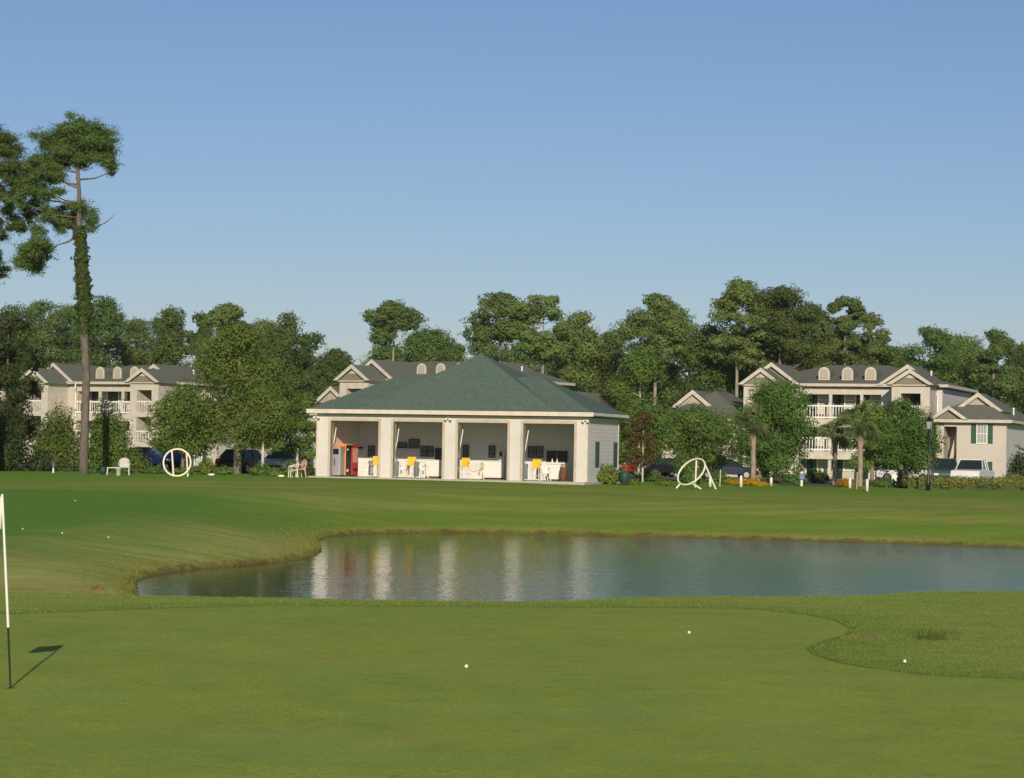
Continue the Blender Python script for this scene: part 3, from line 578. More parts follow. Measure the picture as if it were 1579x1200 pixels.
# ------------------------------------------------------------------ apartment buildings
RF = Frame(1177, 207, -20, 1.0)
def apartment(frame_px, Y, phi, label, lw_shift=0, z0=1.0, dep=14.0):
    X, Z = RF.X, RF.Z; fo = at(frame_px, 720, Y)
    root = empty('apartment_building', (fo[0], fo[1], z0), R(phi), label, 'building', 'three storey apartment buildings')
    xl, xr = X(1150), X(1452); ez = Z(1290, 592.5); fl = [0, ez/3-.15, ez*2/3-.15]
    ml, mr = X(1233), X(1358); rec = 1.9
    # walls
    HD = 4.5
    def holed(a, b, gc, o_, gh, mat, nm):
        cx, _ = RF.hit(gc, 592.5, o_); q = gh/(F/205)/.94-.25-.75; h0, h1_ = cx-q, cx+q
        m_ = MB(); m_.box(min(a, h0-.1), h0, 0, dep, 0, ez-.3); m_.box(h1_, max(b, h1_+.1), 0, dep, 0, ez-.3); m_.box(h0, h1_, HD, dep, 0, ez-.3); m_.build(nm, M[mat], root)
    holed(xl, ml, 1174.5, -3.0, 31, 'beige', 'wall'); holed(mr, xr, 1404.5, -3.0, 31.5, 'greyside', 'wall')
    MB().box(ml, mr, rec, dep, 0, ez-.3).build('recessed_wall', M['beige'], root)
    ov = .5; hr = (dep+2*ov)/2; rz_ = Z(1300, 563.5, hr)
    MB().add([(xl-ov,-ov,ez),(xr+ov,-ov,ez),(xr+ov,dep+ov,ez),(xl-ov,dep+ov,ez),(xl-ov+hr*.8,hr-ov,rz_),(xr+ov-hr*.85,hr-ov,rz_)], [(0,1,5,4),(1,2,5),(2,3,4,5),(3,0,4),(3,2,1,0)]).build('roof', M['grey_roof'], root)
    f = MB(); f.box(xl-ov, xr+ov, -ov-.1, -ov, ez-.2, ez+.03); f.box(xr+ov, xr+ov+.06, -ov, dep+ov, ez-.2, ez+.02); f.build('fascia', M['trimb'], root)
    MB().box(xl-ov+.02, xr+ov-.02, -ov+.01, dep+ov-.02, ez-.22, ez-.16).build('soffit', M['soffit'], root)
    MB().box(ml, mr, .0, .3, ez-.85, ez-.3).build('balcony_beam', M['trimb'], root)
    # balconies
    for k in range(3):
        z = fl[k]
        if k:
            MB().box(ml+.002, mr-.002, -.15, rec, z-.75, z-.1).build('balcony_slab', M['trimb'], root)
        if k:
            rl = MB(); rl.box(ml, mr, -.1, -.02, z+.95, z+1.08); rl.box(ml, mr, -.1, -.02, z-.02, z+.1)
            nb = int((mr-ml)/.24)
            for i in range(nb): xx = ml+(mr-ml)*(i+.5)/nb; rl.box(xx-.03, xx+.03, -.08, -.04, z+.1, z+.95)
            rl.build('railing', M['white'], root)
        ps = MB(); zt_ = (fl[k+1]-.75) if k < 2 else ez-.85
        for a in (1279.5, 1327.5):
            xx = X(a); MB().box(xx-.12, xx+.12, 0, .22, z-.1*(k > 0), zt_).build('post', M['trimb'], root)
        for (ca, cb_) in ((.03, .10), (.36, .43), (.68, .75)):
            u0, u1 = ml+(mr-ml)*ca, ml+(mr-ml)*cb_
            MB().box(u0, u1+.3, rec-.04, rec-.002, z+.05, z+2.15).build('door', M['glass'], root)
        for (ca, cb_) in ((.17, .29), (.50, .62), (.82, .94)):
            u0, u1 = ml+(mr-ml)*ca, ml+(mr-ml)*cb_
            wd = MB().box(u0, u1, rec-.05, rec-.002, z+.9, z+2.2).build('window', M['glass2'], root)
            g = MB(); g.box(u0-.1, u1+.1, rec-.1, rec-.055, z+2.2, z+2.3); g.box(u0-.1, u1+.1, rec-.1, rec-.055, z+.8, z+.9); g.box(u0-.1, u0, rec-.1, rec-.055, z+.9, z+2.2); g.box(u1, u1+.1, rec-.1, rec-.055, z+.9, z+2.2); g.box(u0, u1, rec-.09, rec-.055, z+1.52, z+1.58)
            g.build('frame', M['white'], wd)
            for q in (u0-.42, u1+.12): MB().box(q, q+.3, rec-.07, rec-.003, z+.85, z+2.25).build('shutter', M['gshutter'], root)
    # arched dormers
    for a in (1271.5, 1307.5, 1343):
        xx, zz = RF.hit(a, 586.5, 1.2); w_ = .48; zt_ = .62
        pr = [(xx-w_, zz), (xx+w_, zz)]+[(xx+w_*math.cos(math.pi*k/10), zz+zt_+w_*math.sin(math.pi*k/10)) for k in range(11)]
        d_ = MB().prism(pr, 1.1, 3.6).build('dormer', M['grey_roof'], root); MB().prism([(p_[0]*1, p_[1]) for p_ in pr], 1.0, 1.098).build('dormer_face', M['trimb'], d_)
        w2 = .33; pr = [(xx-w2, zz+.12), (xx+w2, zz+.12)]+[(xx+w2*math.cos(math.pi*k/10), zz+zt_+w2*math.sin(math.pi*k/10)) for k in range(11)]
        MB().prism(pr, .96, .998).build('louvre', M['tymp2'], d_)
    # gables
    def gable(cx, hw, zb, hh, y0, y1, vent=True, rail=.28, nm='gable'):
        tri = [(cx-hw, zb), (cx+hw, zb), (cx, zb+hh)]
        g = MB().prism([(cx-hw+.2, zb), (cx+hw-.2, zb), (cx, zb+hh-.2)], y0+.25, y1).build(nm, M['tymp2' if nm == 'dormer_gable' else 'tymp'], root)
        rf = MB()
        for sx in (-1, 1):
            rf.add([(cx+sx*(hw+.12), y0, zb-.04), (cx, y0, zb+hh+.08), (cx, y1, zb+hh+.08), (cx+sx*(hw+.12), y1, zb-.04), (cx+sx*(hw+.12), y0, zb-.12), (cx, y0, zb+hh), (cx, y1, zb+hh), (cx+sx*(hw+.12), y1, zb-.12)],
                   [(0,1,2,3),(7,6,5,4),(0,4,5,1),(3,2,6,7),(0,3,7,4)])
        rf.build('gable_roof', M['grey_roof'], g)
        fa = MB(); t_ = rail
        for sx in (-1, 1):
            fa.add([(cx+sx*(hw+.14), y0-.1, zb-.05), (cx, y0-.1, zb+hh+.1), (cx, y0-.1, zb+hh+.1-t_*1.25), (cx+sx*(hw+.14-t_*1.6), y0-.1, zb-.05),
                    (cx+sx*(hw+.14), y0-.005, zb-.05), (cx, y0-.005, zb+hh+.1), (cx, y0-.005, zb+hh+.1-t_*1.25), (cx+sx*(hw+.14-t_*1.6), y0-.005, zb-.05)], [(0,1,2,3),(7,6,5,4),(0,4,5,1),(3,2,6,7),(0,3,7,4)])
        fa.build('bargeboard', M['trimb'], g)
        if vent: MB().prism([(cx-hw*.27, zb+hh*.42), (cx+hw*.27, zb+hh*.42), (cx, zb+hh*.72)], y0+.18, y0+.248).build('vent', M['trimb'], g)
        return g
    tw_ = []
    for (gc, gh, pk_, bc, bh, bpk, o_) in ((1174.5, 31, 569, 1190, 41, 563, -3.0), (1404.5, 31.5, 571, 1400, 42, 564.5, -3.0)):
        cx, zb = RF.hit(gc, 592.5, o_); hh = Z(gc, pk_, o_)-zb; hw = gh/(F/205)/.94
        gable(cx, hw, zb, hh, o_-.4, 5.2)
        cx2, _ = RF.hit(bc, 592.5, -.4); hw2 = bh/(F/205)/.94; hh2 = Z(bc, bpk, -.4)-zb
        gable(cx2, hw2, ez-.02, hh2, -.62, 6.2, False)
        # tower body: side piers, beams, hall
        hwt = hw-.25; pw = .75
        for sx in (-1, 1):
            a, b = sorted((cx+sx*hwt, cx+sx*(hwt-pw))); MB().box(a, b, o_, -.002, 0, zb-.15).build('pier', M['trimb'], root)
        MB().box(cx-hwt+pw, cx+hwt-pw, o_, o_+.3, zb-.75, zb-.15).build('tower_beam', M['trimb'], root)
        MB().box(cx-hwt-.15, cx+hwt+.15, o_-.2, -.01, zb-.15, zb-.02).build('tower_cornice', M['trim'], root)
        for k in range(1, 3):
            z = fl[k]; MB().box(cx-hwt+pw, cx+hwt-pw, o_+.05, HD-.1, z-.4, z).build('landing', M['trimb'], root)
            rl = MB(); rl.box(cx-hwt+pw, cx+hwt-pw, o_+.05, o_+.12, z+.95, z+1.05); n_ = 9
            for i in range(n_): xx = cx-hwt+pw+(2*(hwt-pw))*(i+.5)/n_; rl.box(xx-.025, xx+.025, o_+.07, o_+.1, z, z+.95)
            rl.build('railing', M['white'], root)
            st = MB(); xa_, xb_ = cx-hwt+pw+.15, cx+hwt-pw-.1; st.add([(xa_, .5, z-.05), (xb_, .5, z+1.9), (xb_, .5, z+2.15), (xa_, .5, z+.2), (xa_, .62, z-.05), (xb_, .62, z+1.9), (xb_, .62, z+2.15), (xa_, .62, z+.2)], [(0,1,2,3),(7,6,5,4),(3,2,6,7),(0,4,5,1),(0,3,7,4),(1,5,6,2)]); st.build('staircase', M['trimb'], root)
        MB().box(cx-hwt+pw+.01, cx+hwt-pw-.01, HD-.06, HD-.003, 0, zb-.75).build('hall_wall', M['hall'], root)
    for a, b, o_ in ((1436, 574, 4), (1563, 631, 3)):
        xx, zz = RF.hit(a, b, o_); MB().lathe((xx, o_, zz-.5), [(.07,0),(.07,.5),(.1,.5),(.1,.6)], 8).build('vent_pipe', M['white'], root)
    # downpipes
    for a, b in ((1236, 1231), (1440, 1445)):
        xx = X(a); MB().tube([(xx, -ov-.05, ez-.15), (xx, -ov-.05, ez-.6), (X(b), -.12, ez-1.0), (X(b), -.12, 0)], .06, 6).build('downpipe', M['white'], root)
    # wings
    def wing(xa, xb, y0, ez2, pk_z, gcx, ghw, gz, gh_, side='greyside', dp=11, rx=None):
        MB().box(xa, xb, y0, dp, 0, ez2-.2).build('wing_wall', M['beige'], root)
        MB().box(xb-.0, xb+.03, y0+.002, dp, 0, ez2-.2).build('wing_end_wall', M[side], root)
        hh = (dp-y0+1)/2; hx = (xb-xa+1)/2; rx0 = rx or xa
        a_, b_ = rx0-.5, xb+.5; cx_ = (a_+b_)/2; hi = (b_-a_)/2; pk2 = ez2+hi*.60
        MB().add([(a_,y0-.5,ez2),(b_,y0-.5,ez2),(b_,dp+.5,ez2),(a_,dp+.5,ez2),(cx_,y0-.5+hi*1.1,pk2),(cx_,dp+.5-hi,pk2)], [(0,1,4),(1,2,5,4),(2,3,5),(3,0,4,5),(3,2,1,0)]).build('wing_roof', M['grey_roof'], root)
        f = MB(); f.box(rx0-.5, xb+.5, y0-.6, y0-.5, ez2-.22, ez2+.03); f.box(xb+.5, xb+.56, y0-.5, dp+.5, ez2-.2, ez2+.02); f.box(rx0-.56, rx0-.5, y0-.5, dp+.5, ez2-.2, ez2+.02); f.build('wing_fascia', M['trimb'], root)
        gable(gcx, ghw, gz, gh_, y0+1.6, y0+6, False, .3, 'dormer_gable')
    def win(xx, w_, z, y, h=1.45):
        wd = MB().box(xx, xx+w_, y-.04, y-.002, z, z+h).build('window', M['glass2'], root)
        g = MB(); g.box(xx-.08, xx+w_+.08, y-.09, y-.045, z+h, z+h+.1); g.box(xx-.08, xx+w_+.08, y-.09, y-.045, z-.1, z); g.box(xx-.08, xx, y-.09, y-.045, z, z+h); g.box(xx+w_, xx+w_+.08, y-.09, y-.045, z, z+h); g.box(xx, xx+w_, y-.09, y-.045, z+h*.48, z+h*.52)
        for i in (1, 2): g.box(xx+w_*i/3-.015, xx+w_*i/3+.015, y-.07, y-.045, z, z+h)
        g.build('frame', M['white'], wd)
        for q in (xx-.5, xx+w_+.12): MB().box(q, q+.38, y-.06, y-.003, z-.05, z+h+.05).build('shutter', M['gshutter'], root)
    yw = -2.5
    ez2 = Z(1520, 648, yw); wx0, wx1 = X(1440, 690, yw), X(1551, 690, yw)
    # entry recess left of the window wall
    e0, e1 = X(1455, 690, yw), X(1475, 690, yw)
    gz = Z(1508, 633, yw+1.6)
    wing(e1, wx1, yw, ez2, Z(1510, 606, yw+6), X(1508, 620, yw+1.6), 34/(F/203)/.94, gz, Z(1508, 607, yw+1.6)-gz, dp=14, rx=X(1438, 690, yw))
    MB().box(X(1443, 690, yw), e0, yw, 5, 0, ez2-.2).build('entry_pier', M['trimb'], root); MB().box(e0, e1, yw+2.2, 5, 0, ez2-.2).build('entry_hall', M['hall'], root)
    MB().box(X(1443, 690, yw), e1, yw, yw+.3, ez2-.55, ez2-.2).build('entry_beam', M['trimb'], root)
    MB().add([(e0+.1, yw+.8, .1), (e1-.1, yw+.8, 3.2), (e1-.1, yw+.8, 4.6), (e0+.1, yw+.8, 1.0), (e0+.1, yw+1.0, .1), (e1-.1, yw+1.0, 3.2), (e1-.1, yw+1.0, 4.6), (e0+.1, yw+1.0, 1.0)], [(0,1,2,3),(7,6,5,4),(3,2,6,7),(0,4,5,1),(0,3,7,4),(1,5,6,2)]).build('staircase', M['trimb'], root)
    gz3 = Z(1463, 645.5, yw-.6); gable(X(1463, 645, yw-.6), 25/(F/203)/.94, gz3, Z(1463, 627.5, yw-.6)-gz3, yw-.65, yw+5, False, .26, 'entry_gable')
    win(X(1507, 690, yw), X(1521, 690, yw)-X(1507, 690, yw), Z(1513, 683, yw), yw); win(X(1507, 690, yw), X(1521, 690, yw)-X(1507, 690, yw), Z(1513, 683, yw)-3.0, yw)
    yl = -1.0; sh = lw_shift; a0, a1 = X(1021, 690, yl)+sh, X(1146, 690, yl)
    gz = Z(1068, 628, yl+1.6); wing(a0, a1, yl, Z(1068, 645, yl), Z(1080, 604, yl+6), X(1068, 620, yl+1.6)+sh*.8, 31/(F/207)/.94, gz, Z(1068, 603, yl+1.6)-gz)
    return root
apartment(1177, 207, -20, 'apartment block with cream gables, arched dormers and balconies at the right behind the palms')
apartment(76, 230, -28, 'apartment block behind the tall pine trunk at the far left', 0, .6)
apartment(566, 217, -31, 'apartment block mostly hidden behind the green pavilion roof', 2.4, 1.0, 9.0)
# ------------------------------------------------------------------ road and beds
zr = 1.004+.15
rp = MB(); rp.add([(-70,158,zr),(90,158,zr),(90,186,zr),(-70,186,zr)], [(0,1,2,3)]).build('parking_lot', M['asphalt']); tag(bpy.data.objects['parking_lot'], kind='structure')
a = at(1195, 752, 141); b_ = at(1290, 752, 141)
o = MB().add([(a[0], 138.5, 1.16), (b_[0], 138.5, 1.16), (b_[0]+2, 160, 1.16), (a[0]+2, 160, 1.16)], [(0,1,2,3)]).build('path', M['asphalt']); tag(o, kind='structure')
# ------------------------------------------------------------------ hero pines
PD = 130
def hero(name, label, px, base, top_py, clumps, trunk, n, extra=None, ivy=None, rad=.27, sz=.17, seed=1):
    z0 = 1.08; x0 = at(px, base, PD)[0]; root = empty(name, (x0, PD, z0), 0, label, 'tree')
    def L(p, q, dy=0): a = at(p, q, PD+dy); return (a[0]-x0, dy, a[2]-z0)
    r = np.random.RandomState(seed)
    cs = []; rs = []; limbs = []
    tp = [L(*t[:2]) for t in trunk]; tr = [t[2] for t in trunk]
    for (cx, cy, w_, h_) in clumps:
        dy = (r.rand()-.5)*2*1.6; c = L(cx, cy, dy); cs.append(c); w_ *= .98; h_ *= 1.1; rs.append((w_/29.2, max(.5, w_/29.2*.9), h_/29.2))
        for q in range(5):
            if q > 1: dd = (r.rand(3)-.5)*2*np.array(rs[-1-(q-2)] if False else [w_/29.2*1.15, .8, h_/29.2*1.5]); cs.append(tuple(np.array(c)+dd)); rs.append((.28+.2*r.rand(), .3, .20+.12*r.rand())); continue
            dd = (r.rand(3)-.5)*2*np.array(rs[-1])*.75; cs.append(tuple(np.array(c)+dd)); rs.append(tuple(np.array(rs[-1])*.55 if q == 0 else np.array(rs[-1])*.8))
        zt = min(max(c[2]-.3-.12*abs(c[0]) if cy < 340 else max(c[2]+.2, L(0,372)[2]), tp[1][2]), tp[-1][2]); i = max(1, next((k for k in range(len(tp)) if tp[k][2] >= zt), len(tp)-1)); f = (zt-tp[i-1][2])/max(.01, tp[i][2]-tp[i-1][2]); st = Vector(tp[i-1]).lerp(Vector(tp[i]), f)
        
        if r.rand() < (.45 if cy < 340 else .12): limbs.append((st, c, .06))
    for (p, q, p2, q2, rr) in (extra or []): limbs.append((L(p, q), L(p2, q2), rr))
    trunk_mesh(root, tp, tr, limbs, M['bark'])
    fast_mesh('crown', leaf_cloud(cs, rs, n, sz*.95, seed, shell=.3, asp=.22, nz=.75), 4, M['pined'], root)
    if ivy:
        cc = []; rr = []
        for (p, q, w_) in ivy: cc.append(L(p, q)); rr.append((w_*1.1/29.2, w_*1.1/29.2, .42))
        fast_mesh('ivy', leaf_cloud(cc, rr, 12000, .13, 9, shell=.7), 4, M['ivy'], root)
    return root
hero('pine_tree', 'tall lone pine with ivy up its trunk at the left edge of the lawn', 129, 731, 183,
 [(112,198,30,11),(135,195,28,10),(155,210,22,11),(88,215,26,13),(100,232,26,11),(70,222,14,10),(160,232,20,12),(128,222,30,10),(165,250,15,10),(142,240,20,9),(172,265,8,7),(60,250,16,12),(50,272,16,12),(78,262,18,9),(35,290,16,12),(62,290,14,9),(90,275,16,7),(98,255,15,9),(55,312,12,10),(78,300,10,6),(72,332,9,9),(90,325,7,6),(122,330,20,10),(138,340,12,8),(108,345,14,8),(92,350,12,8),(55,360,9,14),(62,375,14,8),(75,385,9,8),(38,390,12,9),(30,405,9,8),(55,400,10,10),(52,412,8,5),(120,318,12,6),(140,215,26,12),(112,215,24,12),(95,243,22,12),(75,250,20,12),(55,255,18,12),(42,275,12,12),(30,310,14,10),(48,330,10,8),(62,300,14,9),(150,226,24,12),(115,240,22,10),(60,388,12,10),(46,380,9,9),(45,402,12,9)],
 [(129,745,.27),(129,700,.24),(131,640,.22),(133,580,.21),(130,520,.21),(127,450,.21),(125,400,.23),(122,360,.17),(122,300,.11),(119,250,.09),(117,205,.04)], 120000,
 [(133,353,160,345,.07),(160,345,176,331,.035),(122,362,88,378,.08),(88,378,60,398,.05),(122,312,80,300,.05),(120,285,80,272,.06),(120,262,152,245,.05)],
 [(124,372,9),(126,386,9),(126,398,9.5),(126,410,9.5),(127,422,10),(128,434,10.5),(129,446,11),(130,458,11),(130,470,11),(131,482,10.5),(131,494,9),(131,506,7.5),(124,360,10)])
hero('pine_tree', 'pine crown cut by the left edge beside the tall lone pine', -20, 731, 205,
 [(5,215,24,10),(15,235,24,12),(-10,230,30,14),(20,255,18,12),(-5,262,26,12),(22,282,14,9),(5,300,18,9),(-12,290,22,10),(14,320,10,6),(18,350,12,6),(30,345,10,6),(3,357,9,7),(-6,345,12,8),(-4,395,7,6),(-3,418,8,7),(-20,210,25,14)],
 [(-20,745,.30),(-21,600,.27),(-22,450,.24),(-20,350,.2),(-16,270,.15),(-12,215,.05)], 48000, None, None, seed=4)
# ------------------------------------------------------------------ background trees
G = 'trees of the wood behind the buildings'
T = [
 (20,500,300,60,660,'dome','pined',4200,'dark mass of foliage behind the roof of the left apartments'),
 (125,510,300,60,660,'dome','pined',4200,'dark tree low behind the dormers of the left apartments'),
 (230,520,300,60,680,'dome','pined',4200,'dark tree behind the low ring tree'),
 (700,545,305,50,680,'dome','pined',3000,'dark low tree left of the roof peak gap'),
 (805,520,290,50,640,'dome','pined',4200,'dark tree filling in between the two pines above the pavilion'),
 (870,540,285,50,680,'dome','pine',4200,'mid green tree behind the right slope of the pavilion roof'),
 (1000,520,285,50,680,'dome','pined',4200,'dark tree behind the trunk of the tall spreading pine'),
 (1110,540,285,60,700,'dome','pined',4200,'dark tree left of the right apartments roof'),
 (1230,520,290,60,680,'dome','pined',4200,'dark tree right behind the dormers'),
 (1350,530,295,60,680,'dome','pined',4200,'dark tree behind the right double gable'),
 (1470,555,300,60,690,'dome','pined',4200,'dark tree behind the wing roof'),
 (1560,560,300,60,700,'dome','pined',4200,'dark tree behind the right end of the wing roof'),
 # px, top, Y, halfwidth, bottom, kind, fol, n, label
 (8,470,262,52,640,'dome','pined',5200,'dense dark tree above the left frame edge behind the apartments'),
 (62,462,285,42,600,'dome','pined',3800,'rounded dark tree over the roof peak of the left apartments'),
 (104,470,290,36,600,'dome','pine',3200,'mid green tree over the dormers just left of the ivy trunk'),
 (152,455,275,42,600,'dome','pined',4200,'taller dark tree just right of the ivy trunk'),
 (205,492,290,34,600,'dome','pine',3000,'low rounded tree over the right gable of the left apartments'),
 (254,474,285,40,620,'dome','pined',4200,'rounded dark tree between ivy pine and spreading tree'),
 (306,482,285,26,600,'pine','pined',2200,'narrow tree with a tufted top left of the tallest left hump'),
 (398,492,280,38,620,'dome','pine',3800,'wide tree behind the right side of the spreading tree'),
 (437,482,262,42,640,'dome','pined',4600,'big dark rounded tree left of the gap in the treeline'),
 (478,512,268,34,640,'dome','pined',3400,'dark shoulder tree stepping down to the gap in the treeline'),
 (515,538,268,30,640,'dome','pined',3000,'low dark tree left of the apartments behind the pavilion'),
 (603,463,262,40,535,'pine','pine',3400,'slim pine with open crown rising over the left end of the pavilion roof'),
 (655,505,280,44,600,'dome','pined',4200,'dense rounded tree right of the slim pine over the pavilion roof'),
 (690,520,290,26,600,'dome','pined',2200,'small dark tree dipping left of the pavilion peak'),
 (590,530,288,32,600,'dome','pine',2400,'low tree beneath the slim pine over the pavilion roof'),
 (768,449,255,46,570,'pine','pine',4800,'flat topped pine directly above the pavilion peak'),
 (834,455,255,48,560,'pine','pine',4800,'pine with a bare pale trunk right of the pavilion peak'),
 (892,480,262,40,600,'dome','pine',4200,'bushy pine right of the pale trunk'),
 (935,512,262,40,660,'dome','pine',4200,'sloping tree above the right end of the pavilion roof'),
 (1008,452,250,50,560,'pine','pine',4400,'tall spreading pine between pavilion and right apartments'),
 (1060,520,265,42,660,'dome','pined',4200,'dark tree under the left side of the tallest clump'),
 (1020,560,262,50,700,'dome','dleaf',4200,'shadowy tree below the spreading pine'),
 (1092,500,265,40,640,'dome','pined',3800,'dark tree at the left flank of the tallest clump'),
 (1134,429,258,46,580,'pine','pine',5200,'tallest pine of the right clump, on its left side'),
 (1200,440,258,54,600,'pine','pined',6200,'broad dark pine making the right half of the tallest clump'),
 (1165,500,268,55,620,'dome','pined',5000,'dense dark mass under the tallest clump'),
 (1250,478,268,38,610,'dome','pine',3800,'rounded tree right of the tallest clump above the dormers'),
 (1300,457,268,26,560,'pine','pine',2400,'narrow pine with a knobby top above the dormers'),
 (1338,482,268,40,610,'pine','pined',4200,'leaning crowned pine above the right gable'),
 (1295,505,275,48,610,'dome','pine',4200,'wide tree filling in beneath the knobby pine'),
 (1385,535,280,38,620,'dome','pine',3200,'low tree in the dip right of the apartment gable'),
 (1432,503,272,46,610,'pine','pined',4200,'flat spreading tree over the right wing roof'),
 (1478,515,280,40,620,'dome','pine',3600,'rounded tree right of the flat spreading tree'),
 (1530,507,268,38,620,'pine','pine',4000,'pine with a round head near the right edge'),
 (1578,530,272,34,640,'dome','pined',3400,'dark tree cut by the right edge of the picture'),
 (1505,555,285,45,650,'dome','pined',3200,'low tree between the two right wing gables'),
 (1420,560,290,60,640,'dome','pined',3200,'low dark tree behind the right hip of the apartments'),
 (345,466,235,46,600,'pine','pine',5200,'tall pine top making the highest hump of the left treeline'),
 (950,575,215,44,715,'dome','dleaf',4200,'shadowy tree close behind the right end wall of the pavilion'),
]
for i, (px, top, Y, hw, bot, kd, fol, n, lab) in enumerate(T):
    tree('pine_tree' if kd == 'pine' else 'broad_tree', lab, px, top, Y, hw*1.12, bot, fol, 'bark2' if kd == 'pine' else 'bark', kd, int(n*6), .225, seed=i*7+3, nclump=38 if kd == 'pine' else 48, group=G, tr=.24)
# far backing of the wood
def woods():
    r = np.random.RandomState(5); cs = []; rs = []
    for k in range(420):
        x = -110+250*r.rand(); cs.append((x, 305+30*r.rand(), 1+9.5*r.rand())); rs.append((2.6, 2.6, 2.2))
    o = fast_mesh('distant_woods', leaf_cloud(cs, rs, 46000, .75, 3), 4, M['pined']); tag(o, 'dark far woodland seen through gaps behind the trees', 'woodland', kind='stuff')
woods()
# ------------------------------------------------------------------ trees nearer than the buildings
def mt(lab, px, top, Y, hw, bot, fol, brk, kd, n, sz, seed, nc=26, tr=.14, lean=0, name='broad_tree', z0=1.12):
    return tree(name, lab, px, top, Y, hw*1.08, bot, fol, brk, kd, int(n*3.2), sz*.72, seed, int(nc*1.5), z0, None, lean, tr)
mt('dark shaded tree at the left frame edge beside the lawn', 8, 480, 150, 48, 720, 'dleaf', 'bark', 'dome', 9000, .2, 31, 30)  # shade on this tree comes from its dark leaf colour
mt('spreading yellow-green tree with a stout trunk behind the black car', 366, 500, 146, 76, 690, 'oak', 'bark2', 'dome', 14000, .19, 32, 44, .26)
mt('low spreading tree behind the upright white ring', 282, 590, 149, 56, 705, 'oak', 'bark2', 'dome', 7000, .18, 33, 26, .12)
mt('leafy tree with a slim white trunk left of the pavilion', 405, 590, 143, 48, 700, 'oak', 'barkw', 'dome', 5500, .17, 34, 24, .10)
mt('leafy tree touching the left pillar of the pavilion', 458, 605, 148, 36, 712, 'oak', 'barkw', 'dome', 4500, .17, 35, 20, .09)
mt('slender russet tree with a pale trunk right of the pavilion', 991, 632, 142, 26, 728, 'redl', 'barkw', 'dome', 1700, .17, 36, 18, .07)
mt('tall thin yellow-green tree with pale branches above the russet one', 985, 542, 162, 60, 715, 'oak', 'barkw', 'dome', 9000, .2, 37, 26, .10)
mt('rounded green tree left of the tall palm', 1076, 626, 152, 55, 728, 'maple', 'bark2', 'dome', 10500, .17, 38, 26, .12)
mt('large dark green maple right of the tall palm', 1196, 586, 156, 62, 730, 'maple', 'bark2', 'dome', 15000, .18, 39, 36, .16)
mt('dark green maple in front of the apartment stair tower', 1390, 615, 151, 52, 730, 'maple', 'bark2', 'dome', 12500, .17, 40, 30, .14)
mt('green maple just right of the skirted palm', 1345, 622, 151, 40, 726, 'maple', 'bark2', 'dome', 8000, .17, 41, 20, .12)
palm('tall palm with a clean trunk above the left flower bed', 1161, 742, 144, 650, 40, 51)
palm('palm with a slim trunk left of the skirted palm', 1287, 745, 150, 668, 34, 52)
palm('palm with a bushy crown and thick skirted trunk by the right flower bed', 1326, 750, 143, 650, 45, 53, skirt=True)
# bushes
bush('large round bush left of the tall pine trunk', 90, 626, 734, 141, 44, 'oak', 14000, .13, 61, nc=18)
bush('large round bush right of the tall pine trunk', 162, 618, 734, 142, 46, 'maple', 15000, .13, 62, nc=18)
bush('low bush at the foot of the left round bush', 58, 695, 733, 138, 24, 'dleaf', 1600, .14, 63)
bush('conical bush left of the parked blue car', 208, 690, 734, 138, 22, 'maple', 2000, .13, 64)
bush('tall dark hedge bush cut by the left frame edge', 5, 640, 733, 136, 45, 'dleaf', 11000, .14, 65, nc=14)
bush('bright yellow-green ball shaped bush between ring and black car', 319, 707, 735, 138, 19, 'bushl', 2200, .11, 66)
bush('low green shrub under the white slim trunk', 405, 716, 736, 138, 26, 'maple', 1600, .12, 67, dep=.8)
bush('low green shrub in front of the silver car', 448, 712, 736, 145, 20, 'maple', 1300, .12, 68, dep=.8)
bush('dark clipped bush against the left pillar of the pavilion', 474, 711, 736, 139, 12, 'dleaf', 1100, .11, 69)
bush('feathery green bush at the end wall of the pavilion', 936, 711, 742, 130.5, 23, 'oak', 3600, .13, 70)
bush('green bush behind the bin by the pavilion', 962, 716, 742, 134, 14, 'maple', 1200, .12, 71)
bush('low yellow-green shrub right of the bin', 978, 735, 745, 131, 14, 'bushl', 800, .09, 72)
bush('low yellow-green shrub left of the tilted ring', 1022, 736, 747, 131, 17, 'bushl', 900, .09, 73)
bush('green bush seen through the tilted ring', 1064, 712, 745, 138, 22, 'maple', 1800, .13, 74)
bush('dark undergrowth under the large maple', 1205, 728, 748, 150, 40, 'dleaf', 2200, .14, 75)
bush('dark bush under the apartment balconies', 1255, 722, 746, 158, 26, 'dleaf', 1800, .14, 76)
bush('dark green groundcover left of the hedge', 1368, 741, 757, 140, 32, 'maple', 2600, .10, 77)
bush('dark green groundcover right of the tilted ring', 1125, 740, 750, 139, 24, 'maple', 1600, .10, 78)
bush('yellow flower bed between the white posts left of the drive', 1158, 740, 754, 136, 40, 'flower', 2600, .08, 79, cat='flower bed', name='flower_bed', dep=1.6)
bush('yellow flower bed right of the drive', 1304, 740, 756, 137, 19, 'flower', 1500, .08, 80, cat='flower bed', name='flower_bed', dep=1.4)
for k, (px_, tp_, hw_, bs_, lb_) in enumerate(((188,712,18,735,'behind the garden chair'),(236,722,20,735,'left of the upright ring'),(285,722,22,735,'behind the upright ring'),(345,720,16,735,'left of the stout tree trunk'),(425,722,18,735,'left of the silver car'),(1002,726,26,747,'before the red car'),(1108,728,24,750,'right of the leaning ring'),(1230,728,22,750,'behind the blue mailbox'))):
    bush('low leafy green shrub growing ' + lb_, px_, tp_, bs_, 137 if px_ < 900 else 145, hw_, 'maple', 1500, .11, 90+k, dep=.7, group='low shrubs before the parked cars')
